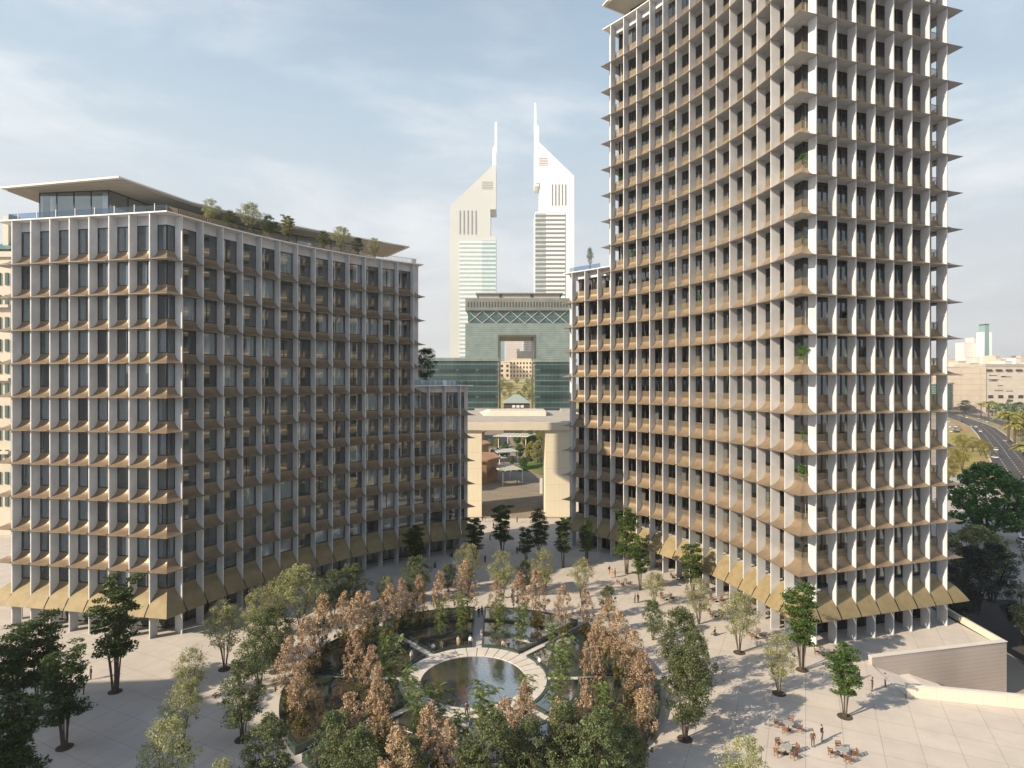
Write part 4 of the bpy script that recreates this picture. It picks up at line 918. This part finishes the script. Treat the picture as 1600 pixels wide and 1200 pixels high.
sets = [(1232,1140,'in the open plaza left of the two talking people'),(1317,1182,'in the open plaza right of the two talking people'),(1228,1178,'half hidden by the bottom right tree'),
        (974,914,'near the far end of the tower arcade'),(1042,937,'among the pale trees by the arcade'),(1058,905,'under the arcade beside the far maples'),(1118,963,'by the arcade beneath the maple'),(1120,940,'under the arcade beside a column'),(1135,918,'under the arcade behind the pale tree'),(1182,996,'beside the larger pale tree at the arcade'),(1200,960,'under the arcade between two white fins'),(1225,975,'under the arcade near the tower corner'),(1288,1024,'by the tower corner behind the right maple'),(1020,885,'deep under the arcade left end'),(1080,905,'under the arcade, between far columns')]
for k, (px, py, where) in enumerate(sets):
    x, y = gp(px, py); a0 = R.uniform(0,1.5)
    t = thing('cafe_table', (x,y,.004), 'round grey cafe table '+where, 'table', 'round cafe tables', a0); link('tabletop', tt, t); link('pedestal', tp, t); link('base', tb, t)
    for i in range(4):
        a = a0+i*math.pi/2+R.uniform(-.15,.15); r = R.uniform(.95,1.15); cxx, cyy = x+r*math.cos(a), y+r*math.sin(a)
        d = ('right side of' if math.cos(a) > .7 else 'left side of' if math.cos(a) < -.7 else 'far side of' if math.sin(a) > 0 else 'near side of')
        chair(cxx, cyy, a+math.pi/2, 'wooden armchair %s the cafe table %s' % (d, where) if len(('wooden armchair %s the cafe table %s' % (d, where)).split()) <= 16 else 'wooden chair, %s table %s' % (d, where), 'wooden armchairs around the cafe tables')
# potted plants on balconies
pb = MB(); pb.cyl(0,0,0,.5,.2,.28,12); pb = pb.mesh('pot',[M['concrete']]); rr = random.Random(9); pls = []
for v in range(3):
    m = MB()
    for _ in range(14): leafcloud(m, (rr.uniform(-.35,.35), rr.uniform(-.35,.35), rr.uniform(.7,1.9)), .35, 26, .13, rr, 1, hollow=.1)
    pls.append(m.mesh('foliage',[M['leafT']]))
kc = next(i for i, s in enumerate(pR_top) if s[3] == 2)     # tower corner station
spots = [(kc,2),(kc,3),(kc,5),(kc,8),(kc,10),(kc+4,1),(kc+4,4),(kc+4,5),(kc+4,7),(kc+4,10),(kc+3,6),(kc+1,0),(kc-3,1),(kc-4,3),(kc-7,5),(kc-8,7),(kc-6,6),(kc-13,9),(kc-12,10),(kc-14,12),(kc-10,13)]
for i, (k, row) in enumerate(spots):
    s = pR_top[k]; s2 = pR_top[k+1]; p = off2(s[0], s[1], 2.0); q = off2(s2[0], s2[1], 2.0)
    if k == kc: x, y = off2(s[0], s[1], 1.95)
    else: x, y = p[0]*.6+q[0]*.4, p[1]*.6+q[1]*.4
    z = zrR[row]+1.39; where = 'corner balcony' if k == kc else 'front balcony' if k > kc else 'curved-side balcony'
    fl = ORD[row+1]; lab = 'leafy plant in a pot on the tower %s, %s floor' % (where, fl)
    lab = lab.replace('leafy plant in a pot on the tower ','potted plant on tower ')
    if k > kc: lab += ', '+ORD[k-kc-1]+' bay from corner'
    if k < kc: lab += ', '+ORD[kc-k-1]+' bay from corner'
    t = thing('potted_plant', (x,y,z), lab, 'plant', 'potted plants on the tower balconies', R.uniform(0,6)); sc_ = (1.15,.8,1.3,.7,1.)[i % 5]; t.scale = (sc_,sc_,sc_*1.05); link('pot', pb, t); link('foliage', pls[i % 3], t)
# ================================================================== people
def person_mesh(pose):
    me = bpy.data.meshes.new('sk'); V, E, RD = [], [], []
    def v(x, y, z, r, parent=None):
        V.append((x,y,z)); RD.append(r); i = len(V)-1
        if parent is not None: E.append((parent, i))
        return i
    sit = pose == 'sit'; hz = .47 if sit else .92
    pel = v(0,0,hz+.02,.14); wa = v(0,-.01,hz+.2,.125,pel); ch = v(0,0,hz+.42,.155,wa); nk = v(0,0,hz+.56,.06,ch); hd = v(0,.02,hz+.66,.085,nk); v(0,.02,hz+.77,.08,hd); v(0,.11,hz+.66,.018,hd)
    for s in (-1,1):
        hp = v(s*.1,0,hz-.02,.1,pel)
        if sit: kn = v(s*.14,.45,.50,.07,hp); an = v(s*.14,.48,.08,.045,kn)
        elif pose == 'walk': kn = v(s*.1,.14*s+.06,.5,.07,hp); an = v(s*.1,.3*s-.02,.08,.045,kn)
        else: kn = v(s*.11,.02,.5,.07,hp); an = v(s*.12,0,.08,.045,kn)
        a = V[an]; v(a[0],a[1]+.16,.045,.04,an)
        sh = v(s*.19,0,hz+.46,.065,ch)
        if pose == 'phone' and s > 0: el = v(.25,.06,hz+.22,.045,sh); wr = v(.14,.26,hz+.36,.032,el); hx = (.12,.30,hz+.42)
        elif sit: el = v(s*.24,.06,hz+.2,.045,sh); wr = v(s*.18,.28,hz+.14,.032,el); hx = (s*.16,.33,hz+.12)
        else: el = v(s*.25,-.03,hz+.2,.045,sh); wr = v(s*.25,.05+(.1*-s if pose=='walk' else 0),hz-.04,.032,el); hx = (s*.25,.07,hz-.12)
        pm = v(*hx,.03,wr)
        for k in range(4): f = (k-1.5)*.016; v(hx[0]+f*.3,hx[1]+f+.01,hx[2]-.085+abs(k-1.3)*.008,.009,pm)
        v(hx[0]-s*.03,hx[1]+.035,hx[2]-.03,.010,pm)
    me.from_pydata(V, E, []); o = bpy.data.objects.new('sk', me); C.objects.link(o)
    md = o.modifiers.new('s', 'SKIN'); md.use_smooth_shade = True
    for i, r in enumerate(RD): me.skin_vertices[0].data[i].radius = (r, r)
    me.skin_vertices[0].data[0].use_root = True
    sb = o.modifiers.new('b', 'SUBSURF'); sb.levels = 1
    dg = bpy.context.evaluated_depsgraph_get(); dg.update(); out = bpy.data.meshes.new_from_object(o.evaluated_get(dg)); bpy.data.objects.remove(o)
    return out, hz
SKIN = mat('skin', (.42,.25,.17), .6); HAIR = mat('hair', (.03,.022,.018), .7); SHOE = mat('shoes', (.03,.03,.03), .5)
CLO = {n: mat('cloth_'+n.replace(' ','_'), c, .85) for n, c in {'black':(.02,.02,.022),'white':(.75,.75,.73),'dark brown':(.09,.06,.05),'grey':(.25,.25,.26),'navy':(.03,.04,.08),'tan':(.42,.33,.24),'orange':(.45,.2,.1)}.items()}
PM = {p: person_mesh(p) for p in ('stand','walk','sit','phone')}
PC = {}
def pmesh(pose, up, lo):
    if (pose,up,lo) in PC: return PC[(pose,up,lo)]
    src, hz = PM[pose]; me = src.copy(); me.name = 'body'; me.materials.clear()
    for m in (SKIN, CLO[up], CLO[lo], SHOE): me.materials.append(m)
    for p in me.polygons:
        c = p.center; r = math.hypot(c.x, c.y)
        if c.z > hz+.53: mi = 0
        elif c.z < .09: mi = 3
        elif pose == 'sit': mi = 1 if (c.z > hz+.05 and c.y < .2) else (0 if c.z > hz+.04 and abs(c.x) > .1 and c.y > .22 else 2)
        elif pose == 'phone' and c.y > .2 and c.z > hz+.2: mi = 0
        elif abs(c.x) > .2 and c.z < hz+.02: mi = 0
        else: mi = 1 if c.z > hz+.04 else 2
        p.material_index = mi
    m = MB(); h = MB()
    for i in range(6):
        for j in range(12): pass
    cap = []
    for i in range(6):
        th = i/5*1.75
        for j in range(12): a = j/12*6.283; cap.append((math.sin(th)*math.cos(a)*.105, math.sin(th)*math.sin(a)*.11+.005-.02*math.sin(th), hz+.71+math.cos(th)*.125+.01))
    h.add(cap, [(i*12+j,i*12+(j+1)%12,(i+1)*12+(j+1)%12,(i+1)*12+j) for i in range(5) for j in range(12) if not (i >= 3 and 1 <= j <= 4)])
    PC[(pose,up,lo)] = (me, h.mesh('hair',[HAIR])); return PC[(pose,up,lo)]
def person(px, py, rz, pose, up, lo, lab, z=0.004, s=1.0):
    x, y = gp(px, py, z) if isinstance(px, (int, float)) and py > 600 else (px, py)
    me, hr = pmesh(pose, up, lo); t = link('person', me, None, (x,y,z), rz, lab, 'person'); t.scale = (s,)*3; link('hair', hr, t); return t
P_ = [(142,1062,2.5,'stand','black','black','person in black standing in front of the left building'),
 (131,1085,2.2,'stand','black','black','person in black half hidden by the lower left maple'),
 (1270,1167,3.0,'stand','dark brown','dark brown','person in dark suit standing between the two cafe tables, back turned'),
 (1284,1158,-2.5,'phone','black','grey','person in dark dress with hand raised facing the suited person'),
 (1363,1080,1.2,'phone','dark brown','dark brown','person in brown suit standing left near the stair top'),
 (1383,1073,-1.8,'phone','grey','dark brown','person in grey jacket standing right near the stair top'),
 (1342,1062,.5,'sit','black','black','person in black sitting behind the right maple'),
 (1132,1064,.2,'stand','grey','grey','long-haired person in grey walking alone on the open plaza'),
 (992,942,1.0,'stand','grey','dark brown','person in grey standing in the pair right of the garden'),
 (997,942,-1.,'stand','black','black','person in black standing in the pair right of the garden'),
 (952,897,.5,'stand','black','tan','leftmost of the three people standing near the far maples'),
 (956,903,2.5,'stand','orange','tan','middle person in orange of the three near the far maples'),
 (961,902,-1.5,'stand','black','black','rightmost of the three people standing near the far maples'),
 (1073,926,1.5,'walk','black','dark brown','person striding beside the tower arcade'),
 (748,965,.2,'stand','black','black','left of the two people on the path behind the pool'),
 (753,963,.2,'stand','black','black','right of the two people on the path behind the pool'),
 (677,1018,3.0,'sit','white','black','person in white shirt sitting on the kerb at the pool, leftmost seated'),
 (690,1014,3.2,'sit','tan','grey','person in tan top sitting on the kerb behind the pool'),
 (716,1012,3.1,'stand','tan','tan','person in beige clothes standing behind the pool'),
 (735,1011,3.1,'stand','white','black','person in white top and black trousers standing behind the pool'),
 (786,1013,3.0,'sit','tan','black','person in tan sitting on the kerb right of the north path'),
 (794,1015,3.2,'sit','black','black','person in black sitting beside the person in tan'),
 (843,1040,2.2,'sit','white','black','person in white sitting on the right kerb of the pool'),
 (631,1042,-2.0,'sit','black','black','person in black sitting on the left kerb of the pool'),
 (643,1035,-2.2,'stand','white','grey','person in white standing left of the pool ring'),
 (729,1120,0.2,'stand','dark brown','black','person in dark clothes standing in front of the pool'),
 (492,1060,.8,'walk','black','black','person in black walking on the west path of the garden'),
 (630,1017,.8,'sit','black','navy','person in black sitting among the left terraces'),
 (754,815,.3,'stand','black','black','leftmost person standing by the gateway arch'),(758,816,2.,'stand','black','grey','second person standing by the left leg of the arch'),(808,817,1.,'stand','navy','black','person standing in the middle of the arch opening'),
 (771,826,1.,'walk','black','black','person walking in the blue shade just before the arch'),(812,862,2.,'stand','black','black','left of the pair in the shade between the maples'),(808,866,0.,'stand','black','navy','right of the pair in the shade between the maples'),
 (706,870,1.,'sit','black','black','person sitting near the shaded curved facade'),(680,887,1.,'sit','black','grey','person sitting outside the shaded curved facade'),(758,880,1.,'stand','black','black','person standing alone in the shade behind the garden'),(766,845,1.,'walk','grey','black','person crossing the shade left of the maple'),
 (808,757,1.,'stand','black','black','person on the dark paving beyond the arch'),(1117,1018-25,1.,'sit','black','grey','person sitting at a cafe table by the arcade')]
for a in P_: person(*a)
# seat blocks under seated people away from kerbs
for n_, (px, py, lab) in enumerate(((706,870,'small grey stone stool near the shaded curved facade'),(680,887,'small grey stone stool under the person by the facade'),(1342,1062,'small stone stool behind the right maple'),(1117,993,'small stone stool by the arcade'),(677,1018,'stone seat block left behind the pool'),(690,1014,'stone seat block second behind the pool'),(786,1013,'stone seat block right of the north path'),(794,1015,'stone seat block at the right behind the pool'),(843,1040,'stone seat block right of the pool'),(631,1042,'stone seat block left of the pool'),(630,1017,'stone seat block in the left terraces'))):
    x, y = gp(px, py); mb = MB(); mb.cyl(0,0,0,.36,.24,.22,12); mb.cyl(0,0,.361,.4,.26,n=12); mb.obj('stool', M['kerb'], None, loc=(x,y,.02), label=lab, cat='stool')
# ------------------------------------------------------------------ camera, light, sky
cam = bpy.data.cameras.new('camera'); co = bpy.data.objects.new('camera', cam); C.objects.link(co); SC.camera = co; SC.cycles.diffuse_bounces = 2
co.location = (0,0,H); co.rotation_euler = (math.pi/2,0,0); cam.sensor_width = 36; cam.lens = F/1600*36; cam.shift_y = -5/1600; cam.clip_end = 9000; cam.clip_start = .5
SUN = Vector((-.882,-.471,0)).normalized()*math.cos(math.radians(28)); SUN.z = math.sin(math.radians(28))
sl = bpy.data.lights.new('sun', 'SUN'); sl.energy = 5.0; sl.angle = math.radians(.5); sl.color = (1,.82,.60)
so = bpy.data.objects.new('sun', sl); C.objects.link(so); so.rotation_euler = SUN.to_track_quat('Z','Y').to_euler(); so.location = (-100,-60,120)
w = bpy.data.worlds.new('World'); SC.world = w; w.use_nodes = True; nt = w.node_tree; nt.nodes.clear(); N = nt.nodes.new; L = nt.links.new
o = N('ShaderNodeOutputWorld'); bg = N('ShaderNodeBackground'); sk = N('ShaderNodeTexSky'); sk.sky_type = 'NISHITA'; sk.sun_disc = False
sk.sun_elevation = math.radians(28); sk.sun_rotation = math.atan2(SUN.x, SUN.y); sk.dust_density = 2.0; sk.air_density = 1.0; sk.ozone_density = 2.5
tc = N('ShaderNodeTexCoord'); mp = N('ShaderNodeMapping'); mp.inputs['Scale'].default_value = (1,1,3.6); mp.inputs['Rotation'].default_value = (.3,.75,.4); ns = N('ShaderNodeTexNoise'); ns.inputs['Scale'].default_value = 2.2; ns.inputs['Detail'].default_value = 7; ns.inputs['Roughness'].default_value = .58; ns.inputs['Distortion'].default_value = .3
L(tc.outputs['Generated'], mp.inputs[0]); L(mp.outputs[0], ns.inputs['Vector'])
sx = N('ShaderNodeSeparateXYZ'); L(tc.outputs['Generated'], sx.inputs[0])
def MR(src, a, b, c, d, sm=True):
    m = N('ShaderNodeMapRange'); m.interpolation_type = 'SMOOTHSTEP' if sm else 'LINEAR'
    for k, v in zip(('From Min','From Max','To Min','To Max'), (a,b,c,d)): m.inputs[k].default_value = v
    L(src, m.inputs['Value']); return m.outputs['Result']
hzf = MR(sx.outputs['Z'], .3, .85, .92, .06)
cl_ = MR(ns.outputs['Fac'], .40, .68, .0, .7); fall = MR(sx.outputs['Z'], .4, .75, 1, .08)
m1 = N('ShaderNodeMath'); m1.operation = 'MULTIPLY'; L(cl_, m1.inputs[0]); L(fall, m1.inputs[1])
hc = N('ShaderNodeMix'); hc.data_type = 'RGBA'; hc.inputs['A'].default_value = (5.5,5.5,5.45,1); hc.inputs['B'].default_value = (3.2,4.2,5.0,1); L(MR(sx.outputs['Z'], -.02, .5, 0, 1), hc.inputs['Factor'])
m2 = N('ShaderNodeMix'); m2.data_type = 'RGBA'; L(hc.outputs['Result'], m2.inputs['A']); m2.inputs['B'].default_value = (6.9,7.0,7.0,1); L(m1.outputs[0], m2.inputs['Factor'])
ma = N('ShaderNodeMath'); ma.operation = 'MAXIMUM'; L(hzf, ma.inputs[0]); L(m1.outputs[0], ma.inputs[1])
mx = N('ShaderNodeMix'); mx.data_type = 'RGBA'; L(ma.outputs[0], mx.inputs['Factor']); L(sk.outputs[0], mx.inputs['A']); L(m2.outputs['Result'], mx.inputs['B'])
L(mx.outputs['Result'], bg.inputs['Color']); bg.inputs['Strength'].default_value = .095; L(bg.outputs[0], o.inputs['Surface'])
vs = SC.view_settings; vs.view_transform = 'Standard'; vs.look = 'None'; vs.gamma = 1; vs.exposure = .78; vs.use_curve_mapping = False

hz = MB(); hz.box(-3500,3500,-150,3600,GZ-1,zat(140,900)+20); hm = bpy.data.materials.new('haze'); hm.use_nodes = True; hn = hm.node_tree; hn.nodes.clear()
ho = hn.nodes.new('ShaderNodeOutputMaterial'); hv = hn.nodes.new('ShaderNodeVolumePrincipled'); hv.inputs['Color'].default_value = (.90,.94,1,1); hv.inputs['Density'].default_value = .00017; hv.inputs['Anisotropy'].default_value = .3
hn.links.new(hv.outputs[0], ho.inputs['Volume']); hz.obj('haze', hm, kind='stuff')
